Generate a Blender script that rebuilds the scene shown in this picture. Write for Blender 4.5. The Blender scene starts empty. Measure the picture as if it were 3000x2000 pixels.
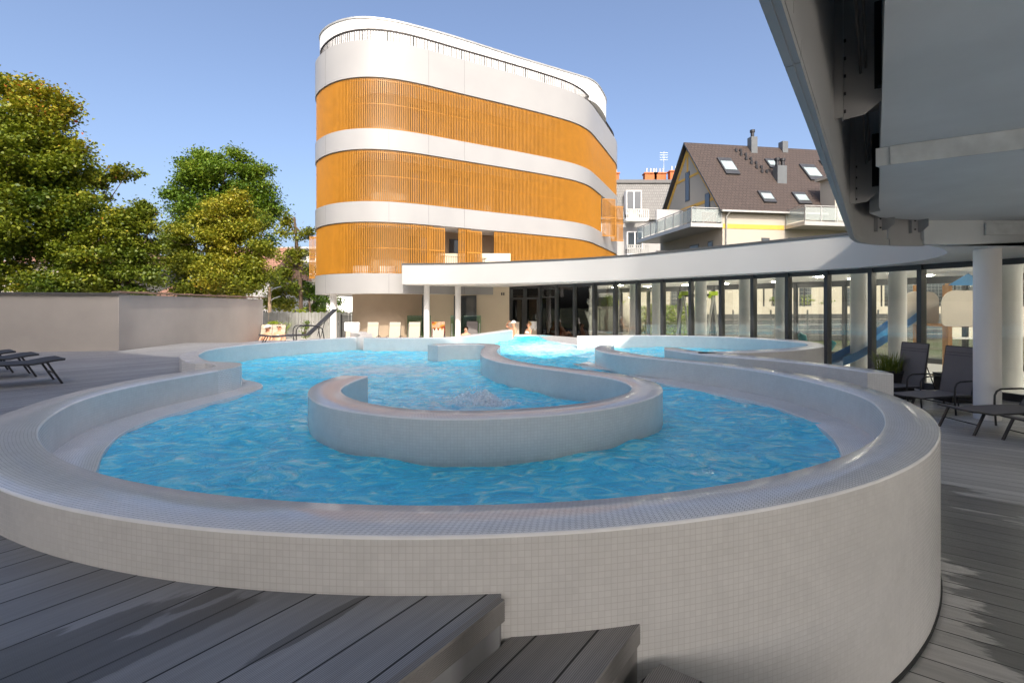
import bpy, bmesh, math, random
import numpy as np
from mathutils import Vector, Matrix
random.seed(7); np.random.seed(7)
R = math.radians
SC = bpy.context.scene
COL = SC.collection
# plan of the pool walls, measured in metres (x to the right, y away from the viewer)
D={
'main_o':[(-3.808,6.28),(-3.833,6.142),(-3.859,6.003),(-3.887,5.865),(-3.916,5.727),(-3.945,5.589),(-3.972,5.451),(-3.993,5.311),(-4.005,5.171),(-4.007,5.03),(-4.002,4.889),(-3.99,4.749),(-3.972,4.609),(-3.948,4.47),(-3.919,4.332),(-3.884,4.196),(-3.842,4.061),(-3.794,3.929),(-3.742,3.798),(-3.691,3.666),(-3.643,3.534),(-3.589,3.404),(-3.521,3.28),(-3.44,3.165),(-3.351,3.056),(-3.258,2.95),(-3.161,2.848),(-3.06,2.749),(-2.956,2.654),(-2.849,2.562),(-2.738,2.475),(-2.625,2.392),(-2.508,2.312),(-2.389,2.237),(-2.267,2.167),(-2.142,2.1),(-2.015,2.039),(-1.887,1.982),(-1.756,1.929),(-1.623,1.882),(-1.489,1.839),(-1.353,1.801),(-1.216,1.768),(-1.078,1.739),(-0.939,1.716),(-0.799,1.698),(-0.659,1.685),(-0.518,1.676),(-0.377,1.673),(-0.236,1.675),(-0.096,1.682),(0.045,1.694),(0.185,1.711),(0.324,1.733),(0.462,1.761),(0.6,1.792),(0.735,1.83),(0.87,1.871),(1.003,1.918),(1.134,1.969),(1.264,2.025),(1.391,2.086),(1.516,2.151),(1.639,2.221),(1.758,2.295),(1.876,2.373),(1.99,2.456),(2.101,2.542),(2.21,2.632),(2.314,2.727),(2.416,2.824),(2.514,2.926),(2.608,3.031),(2.698,3.139),(2.784,3.251),(2.867,3.365),(2.945,3.482),(3.018,3.603),(3.086,3.726),(3.148,3.853),(3.203,3.983),(3.249,4.116),(3.291,4.25),(3.327,4.387),(3.357,4.524),(3.382,4.663),(3.4,4.803),(3.411,4.943),(3.415,5.084),(3.409,5.225),(3.395,5.365),(3.372,5.504),(3.343,5.642),(3.309,5.779),(3.269,5.914),(3.224,6.048),(3.174,6.18),(3.119,6.309),(3.059,6.437),(2.993,6.562),(2.922,6.683),(2.845,6.801),(2.764,6.916),(2.68,7.03),(2.596,7.142),(2.511,7.255),(2.428,7.369),(2.347,7.485),(2.271,7.603),(2.201,7.726),(2.139,7.852),(2.087,7.983),(2.04,8.116),(1.997,8.25),(1.955,8.385),(1.914,8.52),(1.876,8.655),(1.846,8.793),(1.826,8.933),(1.821,9.073),(1.829,9.214),(1.851,9.353),(1.884,9.49),(1.927,9.625),(1.976,9.757),(2.028,9.887)],
'main_i':[(-3.551,6.028),(-3.57,5.888),(-3.591,5.749),(-3.613,5.61),(-3.635,5.471),(-3.656,5.331),(-3.671,5.191),(-3.681,5.051),(-3.685,4.91),(-3.682,4.769),(-3.672,4.628),(-3.654,4.489),(-3.628,4.35),(-3.593,4.214),(-3.548,4.08),(-3.495,3.95),(-3.434,3.823),(-3.367,3.699),(-3.296,3.577),(-3.221,3.458),(-3.141,3.342),(-3.056,3.23),(-2.966,3.122),(-2.87,3.018),(-2.77,2.919),(-2.666,2.824),(-2.559,2.733),(-2.448,2.646),(-2.333,2.564),(-2.216,2.486),(-2.095,2.413),(-1.972,2.345),(-1.846,2.283),(-1.717,2.224),(-1.586,2.172),(-1.454,2.124),(-1.32,2.082),(-1.184,2.045),(-1.046,2.013),(-0.908,1.988),(-0.768,1.967),(-0.628,1.952),(-0.488,1.943),(-0.347,1.939),(-0.206,1.941),(-0.065,1.949),(0.075,1.961),(0.215,1.98),(0.354,2.004),(0.491,2.034),(0.628,2.069),(0.763,2.109),(0.896,2.156),(1.027,2.207),(1.156,2.263),(1.283,2.324),(1.407,2.39),(1.529,2.462),(1.648,2.538),(1.763,2.619),(1.875,2.704),(1.984,2.793),(2.089,2.887),(2.19,2.985),(2.288,3.087),(2.381,3.193),(2.47,3.302),(2.554,3.415),(2.634,3.531),(2.71,3.65),(2.781,3.771),(2.848,3.895),(2.909,4.022),(2.962,4.153),(3.003,4.287),(3.035,4.425),(3.057,4.564),(3.071,4.704),(3.077,4.845),(3.079,4.986),(3.076,5.126),(3.069,5.267),(3.058,5.408),(3.041,5.547),(3.017,5.686),(2.985,5.823),(2.945,5.959),(2.899,6.092),(2.846,6.222),(2.787,6.35),(2.72,6.474),(2.648,6.595),(2.573,6.714),(2.495,6.832),(2.415,6.948),(2.333,7.062),(2.25,7.176),(2.165,7.289),(2.08,7.401),(1.996,7.514),(1.915,7.629),(1.837,7.747),(1.765,7.868),(1.703,7.994),(1.649,8.125),(1.606,8.259),(1.572,8.395),(1.545,8.534),(1.526,8.673),(1.513,8.814),(1.51,8.954),(1.515,9.095),(1.531,9.235),(1.559,9.373),(1.595,9.509),(1.64,9.643),(1.69,9.774),(1.744,9.905)],
'isl_o':[(-1.901,5.607),(-1.933,5.469),(-1.955,5.33),(-1.966,5.19),(-1.964,5.049),(-1.95,4.908),(-1.926,4.769),(-1.891,4.633),(-1.845,4.499),(-1.79,4.37),(-1.725,4.245),(-1.651,4.125),(-1.568,4.011),(-1.474,3.905),(-1.371,3.809),(-1.258,3.725),(-1.138,3.65),(-1.014,3.584),(-0.885,3.526),(-0.753,3.478),(-0.616,3.444),(-0.476,3.426),(-0.335,3.425),(-0.195,3.437),(-0.056,3.46),(0.082,3.491),(0.218,3.53),(0.35,3.578),(0.479,3.635),(0.603,3.702),(0.722,3.779),(0.834,3.864),(0.939,3.958),(1.039,4.058),(1.131,4.164),(1.216,4.277),(1.293,4.395),(1.358,4.52),(1.409,4.651),(1.445,4.788),(1.464,4.927),(1.466,5.068),(1.451,5.208),(1.418,5.346),(1.368,5.477),(1.303,5.602),(1.229,5.722),(1.146,5.837),(1.056,5.945),(0.957,6.046),(0.852,6.139),(0.745,6.232),(0.64,6.326),(0.539,6.424),(0.441,6.526),(0.352,6.635),(0.271,6.75),(0.197,6.871),(0.127,6.993),(0.063,7.119),(0.008,7.248),(-0.038,7.382),(-0.077,7.518),(-0.113,7.654),(-0.147,7.791),(-0.178,7.928),(-0.203,8.067),(-0.222,8.207),(-0.238,8.347),(-0.25,8.488),(-0.258,8.629),(-0.26,8.77),(-0.258,8.911),(-0.255,9.052),(-0.249,9.193),(-0.242,9.334),(-0.233,9.474),(-0.225,9.615),(-0.223,9.756),(-0.231,9.897),(-0.252,10.037),(-0.293,10.171),(-0.363,10.293),(-0.461,10.394),(-0.58,10.467),(-0.714,10.508),(-0.854,10.524),(-0.995,10.52),(-1.134,10.497),(-1.27,10.458),(-1.401,10.406),(-1.521,10.333),(-1.624,10.237),(-1.713,10.128)],
'isl_i':[(-1.596,5.522),(-1.619,5.382),(-1.637,5.242),(-1.647,5.101),(-1.646,4.96),(-1.633,4.819),(-1.604,4.681),(-1.558,4.547),(-1.497,4.42),(-1.423,4.3),(-1.338,4.187),(-1.243,4.082),(-1.138,3.987),(-1.025,3.902),(-0.905,3.828),(-0.777,3.768),(-0.643,3.725),(-0.504,3.701),(-0.363,3.697),(-0.222,3.709),(-0.083,3.736),(0.053,3.773),(0.187,3.818),(0.318,3.87),(0.446,3.931),(0.569,4.001),(0.684,4.083),(0.791,4.175),(0.889,4.277),(0.976,4.388),(1.049,4.509),(1.108,4.637),(1.146,4.773),(1.163,4.913),(1.158,5.054),(1.129,5.192),(1.08,5.324),(1.014,5.449),(0.932,5.565),(0.845,5.676),(0.754,5.784),(0.664,5.893),(0.573,6.001),(0.482,6.109),(0.391,6.218),(0.3,6.326),(0.21,6.435),(0.12,6.544),(0.031,6.654),(-0.054,6.766),(-0.133,6.884),(-0.203,7.006),(-0.263,7.134),(-0.313,7.266),(-0.359,7.4),(-0.402,7.535),(-0.438,7.671),(-0.467,7.81),(-0.489,7.949),(-0.507,8.09),(-0.522,8.23),(-0.534,8.371),(-0.542,8.512),(-0.547,8.653),(-0.55,8.795),(-0.551,8.936),(-0.549,9.078),(-0.543,9.219),(-0.535,9.36),(-0.528,9.501),(-0.525,9.642),(-0.534,9.783),(-0.563,9.921),(-0.626,10.047),(-0.729,10.142),(-0.864,10.179),(-1.005,10.17),(-1.138,10.125),(-1.26,10.054),(-1.368,9.964),(-1.466,9.861)],
'mid_r':[(2.91,9.527),(3.036,9.467),(3.111,9.351),(3.132,9.212),(3.132,9.071),(3.136,8.93),(3.163,8.792),(3.214,8.66),(3.282,8.536),(3.365,8.422),(3.455,8.314),(3.543,8.203),(3.622,8.086),(3.695,7.965),(3.766,7.843),(3.837,7.721),(3.908,7.599),(3.974,7.474),(4.03,7.345),(4.079,7.213),(4.126,7.079),(4.172,6.946),(4.219,6.813),(4.265,6.679),(4.312,6.546),(4.358,6.413),(4.403,6.279),(4.444,6.144),(4.466,6.004),(4.444,5.866),(4.391,5.736)],
'mid_f':[(2.739,8.936),(2.793,8.804),(2.837,8.667),(2.875,8.529),(2.914,8.391),(2.954,8.254),(2.996,8.117),(3.053,7.985),(3.136,7.869),(3.233,7.763),(3.329,7.657),(3.42,7.547),(3.51,7.435),(3.598,7.322),(3.687,7.209),(3.771,7.093),(3.843,6.97),(3.907,6.841),(3.968,6.712),(4.026,6.581),(4.073,6.445),(4.109,6.307),(4.141,6.167),(4.17,6.027),(4.197,5.886)],
'spa_o':[(1.724,13.195),(1.862,13.229),(1.999,13.264),(2.136,13.298),(2.273,13.332),(2.41,13.367),(2.547,13.401),(2.685,13.435),(2.823,13.466),(2.962,13.491),(3.102,13.51),(3.243,13.521),(3.384,13.529),(3.525,13.533),(3.667,13.533),(3.808,13.528),(3.949,13.517),(4.09,13.503),(4.23,13.487),(4.371,13.469),(4.51,13.443),(4.646,13.405),(4.778,13.356),(4.907,13.298),(5.035,13.237),(5.162,13.175),(5.288,13.111),(5.411,13.041),(5.529,12.963),(5.639,12.875),(5.744,12.78),(5.845,12.682),(5.945,12.581),(6.042,12.479),(6.134,12.371),(6.217,12.256),(6.291,12.136),(6.361,12.013),(6.428,11.889),(6.493,11.763),(6.549,11.633),(6.589,11.498),(6.605,11.358),(6.602,11.216),(6.589,11.076),(6.572,10.935),(6.548,10.796),(6.516,10.658),(6.477,10.522),(6.431,10.388),(6.379,10.257),(6.321,10.128),(6.257,10.002),(6.187,9.879),(6.111,9.76),(6.026,9.647),(5.934,9.54),(5.833,9.441),(5.726,9.348),(5.616,9.26),(5.504,9.173),(5.391,9.088),(5.277,9.004),(5.16,8.925),(5.039,8.852),(4.915,8.785),(4.788,8.722),(4.66,8.661),(4.532,8.602),(4.402,8.546),(4.27,8.496),(4.135,8.454),(3.998,8.416),(3.861,8.381),(3.724,8.347),(3.587,8.312),(3.451,8.274),(3.315,8.234),(3.181,8.191),(3.047,8.146)],
'spa_i':[(1.696,12.982),(1.834,13.009),(1.972,13.036),(2.109,13.063),(2.247,13.091),(2.385,13.118),(2.522,13.145),(2.66,13.171),(2.799,13.195),(2.938,13.214),(3.077,13.228),(3.217,13.237),(3.357,13.243),(3.498,13.246),(3.638,13.242),(3.778,13.231),(3.917,13.215),(4.056,13.196),(4.195,13.175),(4.333,13.149),(4.469,13.113),(4.6,13.065),(4.728,13.007),(4.853,12.943),(4.977,12.877),(5.1,12.81),(5.221,12.738),(5.334,12.656),(5.437,12.561),(5.53,12.455),(5.616,12.345),(5.7,12.232),(5.781,12.118),(5.858,12),(5.923,11.876),(5.976,11.746),(6.018,11.612),(6.055,11.477),(6.09,11.341),(6.123,11.205),(6.153,11.068),(6.174,10.929),(6.181,10.789),(6.173,10.649),(6.151,10.511),(6.117,10.375),(6.069,10.243),(6.008,10.117),(5.935,9.997),(5.851,9.885),(5.759,9.778),(5.662,9.677),(5.559,9.582),(5.45,9.494),(5.336,9.412),(5.22,9.333),(5.101,9.258),(4.98,9.187),(4.857,9.12),(4.732,9.057),(4.605,8.996),(4.477,8.939),(4.347,8.886),(4.217,8.834),(4.086,8.784),(3.955,8.734),(3.823,8.684),(3.691,8.636),(3.559,8.59),(3.427,8.544),(3.294,8.498),(3.161,8.453)],
'bul_o':[(-4.565,7.053),(-4.673,7.144),(-4.776,7.241),(-4.871,7.345),(-4.961,7.454),(-5.047,7.566),(-5.131,7.68),(-5.208,7.799),(-5.278,7.922),(-5.344,8.047),(-5.407,8.173),(-5.465,8.302),(-5.515,8.434),(-5.556,8.57),(-5.592,8.706),(-5.623,8.844),(-5.647,8.983),(-5.664,9.124),(-5.677,9.265),(-5.687,9.405),(-5.697,9.547),(-5.703,9.688),(-5.699,9.829),(-5.678,9.969),(-5.644,10.106),(-5.605,10.242),(-5.564,10.377),(-5.521,10.511),(-5.472,10.644),(-5.414,10.773),(-5.348,10.898),(-5.278,11.021),(-5.206,11.142),(-5.134,11.264),(-5.062,11.386),(-4.991,11.508),(-4.918,11.629),(-4.843,11.749),(-4.763,11.866),(-4.678,11.978),(-4.59,12.089),(-4.5,12.198),(-4.411,12.308),(-4.322,12.417),(-4.232,12.527),(-4.143,12.637),(-4.053,12.746)],
'bul_i':[(-4.273,7.048),(-4.372,7.15),(-4.469,7.253),(-4.564,7.357),(-4.655,7.466),(-4.741,7.578),(-4.825,7.692),(-4.907,7.807),(-4.985,7.925),(-5.055,8.048),(-5.119,8.174),(-5.178,8.302),(-5.237,8.431),(-5.293,8.561),(-5.343,8.693),(-5.381,8.829),(-5.406,8.969),(-5.424,9.109),(-5.437,9.25),(-5.442,9.391),(-5.433,9.532),(-5.413,9.672),(-5.389,9.811),(-5.363,9.95),(-5.336,10.089),(-5.305,10.227),(-5.265,10.363),(-5.212,10.494),(-5.15,10.621),(-5.085,10.747),(-5.02,10.872),(-4.954,10.997),(-4.889,11.123),(-4.823,11.248),(-4.755,11.372),(-4.683,11.494),(-4.603,11.61),(-4.517,11.723),(-4.429,11.833),(-4.339,11.943),(-4.25,12.052),(-4.161,12.162),(-4.071,12.272),(-3.982,12.381),(-3.893,12.491)],
'far_f':[(-3.657,12.273),(-3.517,12.255),(-3.377,12.238),(-3.237,12.22),(-3.097,12.205),(-2.957,12.193),(-2.816,12.189),(-2.675,12.192),(-2.534,12.199),(-2.393,12.206),(-2.253,12.216),(-2.113,12.235),(-1.976,12.266),(-1.841,12.306),(-1.707,12.351),(-1.574,12.398),(-1.446,12.455),(-1.333,12.538),(-1.252,12.651),(-1.196,12.78),(-1.149,12.913),(-1.104,13.047),(-1.059,13.18),(-1.014,13.314),(-0.969,13.447),(-0.923,13.581),(-0.878,13.714),(-0.833,13.848),(-0.787,13.981),(-0.741,14.114),(-0.695,14.247),(-0.648,14.38),(-0.602,14.514),(-0.556,14.647),(-0.51,14.78),(-0.464,14.913),(-0.418,15.046),(-0.372,15.18),(-0.327,15.313),(-0.285,15.448),(-0.245,15.583),(-0.206,15.718),(-0.168,15.854),(-0.13,15.99),(-0.092,16.125),(-0.054,16.261),(-0.015,16.397),(0.023,16.532)],
'hook_o':[(-5.013,15.442),(-4.915,15.549),(-4.786,15.57),(-4.671,15.48),(-4.569,15.375),(-4.48,15.259),(-4.408,15.131),(-4.345,14.999),(-4.283,14.866),(-4.221,14.733),(-4.159,14.6),(-4.097,14.467),(-4.037,14.334),(-3.982,14.198),(-3.937,14.058),(-3.896,13.917),(-3.856,13.777),(-3.815,13.636),(-3.775,13.495),(-3.734,13.354),(-3.694,13.213),(-3.653,13.072)],
'hook_i':[(-4.853,14.949),(-4.767,14.839),(-4.681,14.727),(-4.6,14.612),(-4.528,14.491),(-4.464,14.365),(-4.402,14.239),(-4.34,14.113),(-4.281,13.985),(-4.23,13.853),(-4.185,13.72),(-4.141,13.586),(-4.097,13.452),(-4.055,13.318),(-4.018,13.182),(-3.989,13.045),(-3.962,12.906),(-3.936,12.768),(-3.91,12.63),(-3.884,12.491)],
'tip':[(-3.808,6.28),(-3.85,6.498),(-4.024,6.692),(-4.183,6.801),(-4.283,6.732),(-4.596,6.94),(-4.62,7.07),(-4.565,7.053),(-4.273,7.048),(-4.026,6.94),(-3.826,6.897),(-3.726,6.834),(-3.604,6.652),(-3.523,6.461),(-3.502,6.225),(-3.551,6.028)],
'led_l':[(-3.919,7.233),(-3.797,7.162),(-3.681,7.083),(-3.573,6.993),(-3.475,6.892),(-3.391,6.779),(-3.323,6.656),(-3.274,6.524),(-3.244,6.387),(-3.234,6.247),(-3.242,6.106),(-3.259,5.966),(-3.278,5.827),(-3.297,5.687),(-3.316,5.548),(-3.331,5.408),(-3.339,5.267),(-3.342,5.127),(-3.348,4.986),(-3.357,4.845),(-3.363,4.705),(-3.357,4.564),(-3.337,4.425),(-3.303,4.288),(-3.254,4.156),(-3.195,4.028),(-3.132,3.903),(-3.064,3.779),(-2.992,3.658),(-2.915,3.541),(-2.833,3.426),(-2.748,3.314)],
'led_r':[(2.091,6.77),(2.161,6.644),(2.231,6.519),(2.301,6.393),(2.37,6.267),(2.437,6.14),(2.501,6.012),(2.564,5.883),(2.624,5.753),(2.675,5.618),(2.716,5.481),(2.748,5.341),(2.771,5.199),(2.778,5.056),(2.775,4.913),(2.764,4.769),(2.748,4.627),(2.725,4.485),(2.694,4.345),(2.655,4.207),(2.605,4.072),(2.548,3.941)],
'led_far':[(-5.233,9.659),(-5.2,9.799),(-5.167,9.938),(-5.134,10.078),(-5.101,10.218),(-5.068,10.357),(-5.029,10.495),(-4.964,10.622),(-4.875,10.735),(-4.783,10.845),(-4.691,10.955),(-4.6,11.066),(-4.512,11.179),(-4.431,11.297),(-4.352,11.417),(-4.273,11.537),(-4.194,11.657),(-4.115,11.776),(-4.036,11.896),(-3.958,12.016),(-3.879,12.136),(-3.8,12.256),(-3.721,12.376)],
'cope_t':[(0.118,19.086),(0.24,19.052),(0.363,19.018),(0.485,18.984),(0.608,18.95),(0.728,18.909),(0.835,18.841),(0.927,18.753),(1.017,18.664),(1.107,18.574),(1.197,18.483),(1.28,18.387),(1.355,18.285),(1.428,18.181),(1.501,18.076),(1.574,17.972),(1.646,17.868),(1.719,17.764),(1.792,17.659),(1.865,17.555),(1.937,17.451),(2.01,17.346),(2.083,17.242),(2.156,17.138),(2.228,17.033)],
'cope_b':[(0.114,18.527),(0.23,18.485),(0.345,18.442),(0.461,18.399),(0.577,18.357),(0.689,18.306),(0.772,18.217),(0.819,18.104),(0.861,17.988),(0.903,17.872),(0.945,17.756),(0.982,17.638),(1,17.517),(1.004,17.394),(1.006,17.27),(1.007,17.147),(1.009,17.024),(1.011,16.901),(1.013,16.777),(1.015,16.654),(1.019,16.531),(1.031,16.408),(1.047,16.286),(1.065,16.164),(1.082,16.042),(1.099,15.92),(1.116,15.798),(1.133,15.676),(1.151,15.554),(1.176,15.434),(1.213,15.316),(1.253,15.199),(1.293,15.083),(1.333,14.967),(1.374,14.85),(1.417,14.735),(1.465,14.621),(1.515,14.509),(1.566,14.397),(1.617,14.284),(1.667,14.172),(1.718,14.06),(1.769,13.947),(1.819,13.835)],
}

F, HZ, EYE = 1460.0, 898.0, 0.97
RIM, ZW, ZL, ZC = 0.20, -0.115, -0.774, 1.86      # pool rim, water, lower deck, pool hall soffit
def at(x, y, z=0.0):            # a point at height z
    d = (EYE - z) * F / (y - HZ)
    return ((x - 1500) / F * d, d)
def atd(x, y, d):               # a point at distance d
    return Vector(((x - 1500) / F * d, d, EYE + (HZ - y) / F * d))

# ---------------------------------------------------------------- helpers
def resample(P, n=None, step=None):
    P = np.array(P, float)
    d = np.r_[0, np.cumsum(np.hypot(*np.diff(P, axis=0).T))]
    if n is None: n = max(2, int(round(d[-1] / step)) + 1)
    t = np.linspace(0, d[-1], n)
    return np.c_[np.interp(t, d, P[:, 0]), np.interp(t, d, P[:, 1])]
def smooth(P, k):
    P = np.array(P, float)
    for _ in range(k):
        Q = P.copy(); Q[1:-1] = .25 * P[:-2] + .5 * P[1:-1] + .25 * P[2:]; P = Q
    return P
def offset(P, d):               # offset an open line to its left by d
    P = np.array(P, float)
    T = np.gradient(P, axis=0); T /= np.hypot(T[:, 0], T[:, 1])[:, None] + 1e-9
    return P + d * np.c_[-T[:, 1], T[:, 0]]
def arclen(P):
    P = np.array(P, float)
    return np.r_[0, np.cumsum(np.hypot(*np.diff(P, axis=0).T))]

class MB:
    def __init__(s): s.v = []; s.f = []; s.m = []; s.uv = {}
    def face(s, pts, mi=0, uv=None):
        k = len(s.v); s.v += [tuple(p) for p in pts]
        if uv is not None: s.uv[len(s.f)] = uv
        s.f.append(tuple(range(k, k + len(pts)))); s.m.append(mi)
    def bx(s, x0, x1, y0, y1, z0, z1, mi=0):
        s.box(((x0 + x1) / 2, (y0 + y1) / 2, (z0 + z1) / 2), (x1 - x0, y1 - y0, z1 - z0), 0, mi)
    def box(s, c, d, rz=0.0, mi=0, M=None):
        k = len(s.v); ca, sa = math.cos(rz), math.sin(rz)
        for sz in (-.5, .5):
            for sx, sy in ((-.5, -.5), (.5, -.5), (.5, .5), (-.5, .5)):
                p = Vector((sx * d[0], sy * d[1], sz * d[2]))
                if M is not None: p = M @ p
                s.v.append((c[0] + p.x * ca - p.y * sa, c[1] + p.x * sa + p.y * ca, c[2] + p.z))
        for q in ((3, 2, 1, 0), (4, 5, 6, 7), (0, 1, 5, 4), (1, 2, 6, 5), (2, 3, 7, 6), (3, 0, 4, 7)):
            s.f.append(tuple(k + i for i in q)); s.m.append(mi)
    def bar(s, a, b, w, h, mi=0, up=(0, 0, 1)):     # rectangular bar from a to b
        a, b = Vector(a), Vector(b); t = (b - a); L = t.length
        if L < 1e-6: return
        t /= L; u = Vector(up)
        if abs(t.dot(u)) > .98: u = Vector((0, 1, 0))
        x = t.cross(u).normalized(); y = x.cross(t)
        k = len(s.v)
        for p in (a, b):
            for i, j in ((-1, -1), (1, -1), (1, 1), (-1, 1)):
                s.v.append(tuple(p + x * (i * w / 2) + y * (j * h / 2)))
        for q in ((0, 1, 2, 3), (7, 6, 5, 4), (0, 4, 5, 1), (1, 5, 6, 2), (2, 6, 7, 3), (3, 7, 4, 0)):
            s.f.append(tuple(k + i for i in q)); s.m.append(mi)
    def tube(s, pts, r, n=8, mi=0, cap=True):
        pts = [Vector(p) for p in pts]; m = len(pts)
        rr = [r] * m if not hasattr(r, '__len__') else r
        k = len(s.v); u = None
        for i, p in enumerate(pts):
            t = (pts[min(i + 1, m - 1)] - pts[max(i - 1, 0)]).normalized()
            if u is None:
                u = t.orthogonal().normalized()
            else:
                u = (u - t * u.dot(t)).normalized()
            w = t.cross(u)
            for j in range(n):
                a = 2 * math.pi * j / n
                s.v.append(tuple(p + (u * math.cos(a) + w * math.sin(a)) * rr[i]))
        for i in range(m - 1):
            for j in range(n):
                a = k + i * n + j; b = k + i * n + (j + 1) % n
                s.f.append((a, b, b + n, a + n)); s.m.append(mi)
        if cap:
            s.f.append(tuple(k + j for j in reversed(range(n)))); s.m.append(mi)
            s.f.append(tuple(k + (m - 1) * n + j for j in range(n))); s.m.append(mi)
    def cyl(s, c, r, z0, z1, n=24, mi=0):
        s.tube([(c[0], c[1], z0), (c[0], c[1], z1)], r, n, mi)
    def prism(s, poly, z0, z1, mi=0, top=None, bot=None):
        n = len(poly); k = len(s.v)
        A = sum(poly[i][0] * poly[(i + 1) % n][1] - poly[(i + 1) % n][0] * poly[i][1] for i in range(n))
        if A < 0: poly = poly[::-1]
        s.v += [(p[0], p[1], z0) for p in poly] + [(p[0], p[1], z1) for p in poly]
        s.f.append(tuple(k + n + i for i in range(n))); s.m.append(mi if top is None else top)
        s.f.append(tuple(k + i for i in reversed(range(n)))); s.m.append(mi if bot is None else bot)
        for i in range(n):
            j = (i + 1) % n
            s.f.append((k + i, k + j, k + n + j, k + n + i)); s.m.append(mi)
    def wall(s, P, th, z0, z1, mi=0):               # a wall of thickness th to the left of line P
        P = np.array(P, float); Q = offset(P, th)
        s.prism([tuple(p) for p in P] + [tuple(p) for p in Q[::-1]], z0, z1, mi)
    def sweep(s, A, B, prof, mi, uvs=True):
        """prof: list of (t, inset, z): t=0 on A, 1 on B; faces between rows carry (arc length, profile length)"""
        A = np.array(A, float); B = np.array(B, float); n = len(A)
        W = np.hypot(*(B - A).T)[:, None]; T = (B - A) / W
        L = (arclen(A) + arclen(B)) / 2
        rows = []
        for t, ins, z in prof:
            p = (A + T * ins) if t == 0 else (B - T * ins)
            rows.append(np.c_[p, np.full(n, z)])
        vv = [0.0]
        for a, b in zip(prof[:-1], prof[1:]):
            d = math.hypot((b[1] - a[1]) if a[0] == b[0] else float(W.mean()), b[2] - a[2]); vv.append(vv[-1] + d)
        k = len(s.v)
        for r in rows: s.v += [tuple(p) for p in r]
        for r in range(len(rows) - 1):
            for i in range(n - 1):
                a = k + r * n + i; b = k + (r + 1) * n + i
                s.uv[len(s.f)] = [(L[i], vv[r]), (L[i + 1], vv[r]), (L[i + 1], vv[r + 1]), (L[i], vv[r + 1])]
                s.f.append((a, a + 1, b + 1, b)); s.m.append(mi)
        for e in (0, n - 1):
            idx = [k + r * n + e for r in range(len(rows))]
            if e: idx = idx[::-1]
            s.uv[len(s.f)] = [(0.0 + (0 if s.v[i][2] == s.v[idx[0]][2] else 0) + math.hypot(s.v[i][0] - s.v[idx[0]][0], s.v[i][1] - s.v[idx[0]][1]), s.v[i][2]) for i in idx]
            s.f.append(tuple(idx)); s.m.append(mi)
    def build(s, name, mats, parent=None, local=False, ang=35, smooth=True):
        me = bpy.data.meshes.new(name)
        o = Vector((0, 0, 0))
        if parent is not None and not local:
            q = parent; 
            while q is not None: o += q.location; q = q.parent
        me.from_pydata([(x - o.x, y - o.y, z - o.z) for x, y, z in s.v], [], s.f)
        if not isinstance(mats, (list, tuple)): mats = [mats]
        for m in mats: me.materials.append(m)
        me.polygons.foreach_set('material_index', s.m)
        if s.uv:
            lay = me.uv_layers.new(name='UVMap')
            for fi, uv in s.uv.items():
                ls = me.polygons[fi].loop_start
                for j, c in enumerate(uv): lay.data[ls + j].uv = c
        if smooth:
            me.polygons.foreach_set('use_smooth', [True] * len(me.polygons))
            me.set_sharp_from_angle(angle=R(ang))
        me.validate(); me.update()
        ob = bpy.data.objects.new(name, me); COL.objects.link(ob)
        if parent is not None: ob.parent = parent
        return ob
def tag(o, label=None, cat=None, group=None, kind=None):
    if label: o['label'] = label
    if cat: o['category'] = cat
    if group: o['group'] = group
    if kind: o['kind'] = kind
    return o
def thing(name, loc, label, cat, group=None, rz=0.0):
    o = bpy.data.objects.new(name, None); COL.objects.link(o)
    o.location = loc; o.rotation_euler = (0, 0, rz); o.empty_display_size = .2
    return tag(o, label, cat, group)
def dup(root, loc, rz, label, group=None):
    r = root.copy(); COL.objects.link(r); r.location = loc; r.rotation_euler = (0, 0, rz); r['label'] = label
    if group: r['group'] = group
    for ch in list(root.children):
        c = ch.copy(); COL.objects.link(c); c.parent = r
        for g in list(ch.children):
            d = g.copy(); COL.objects.link(d); d.parent = c
    return r

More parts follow.
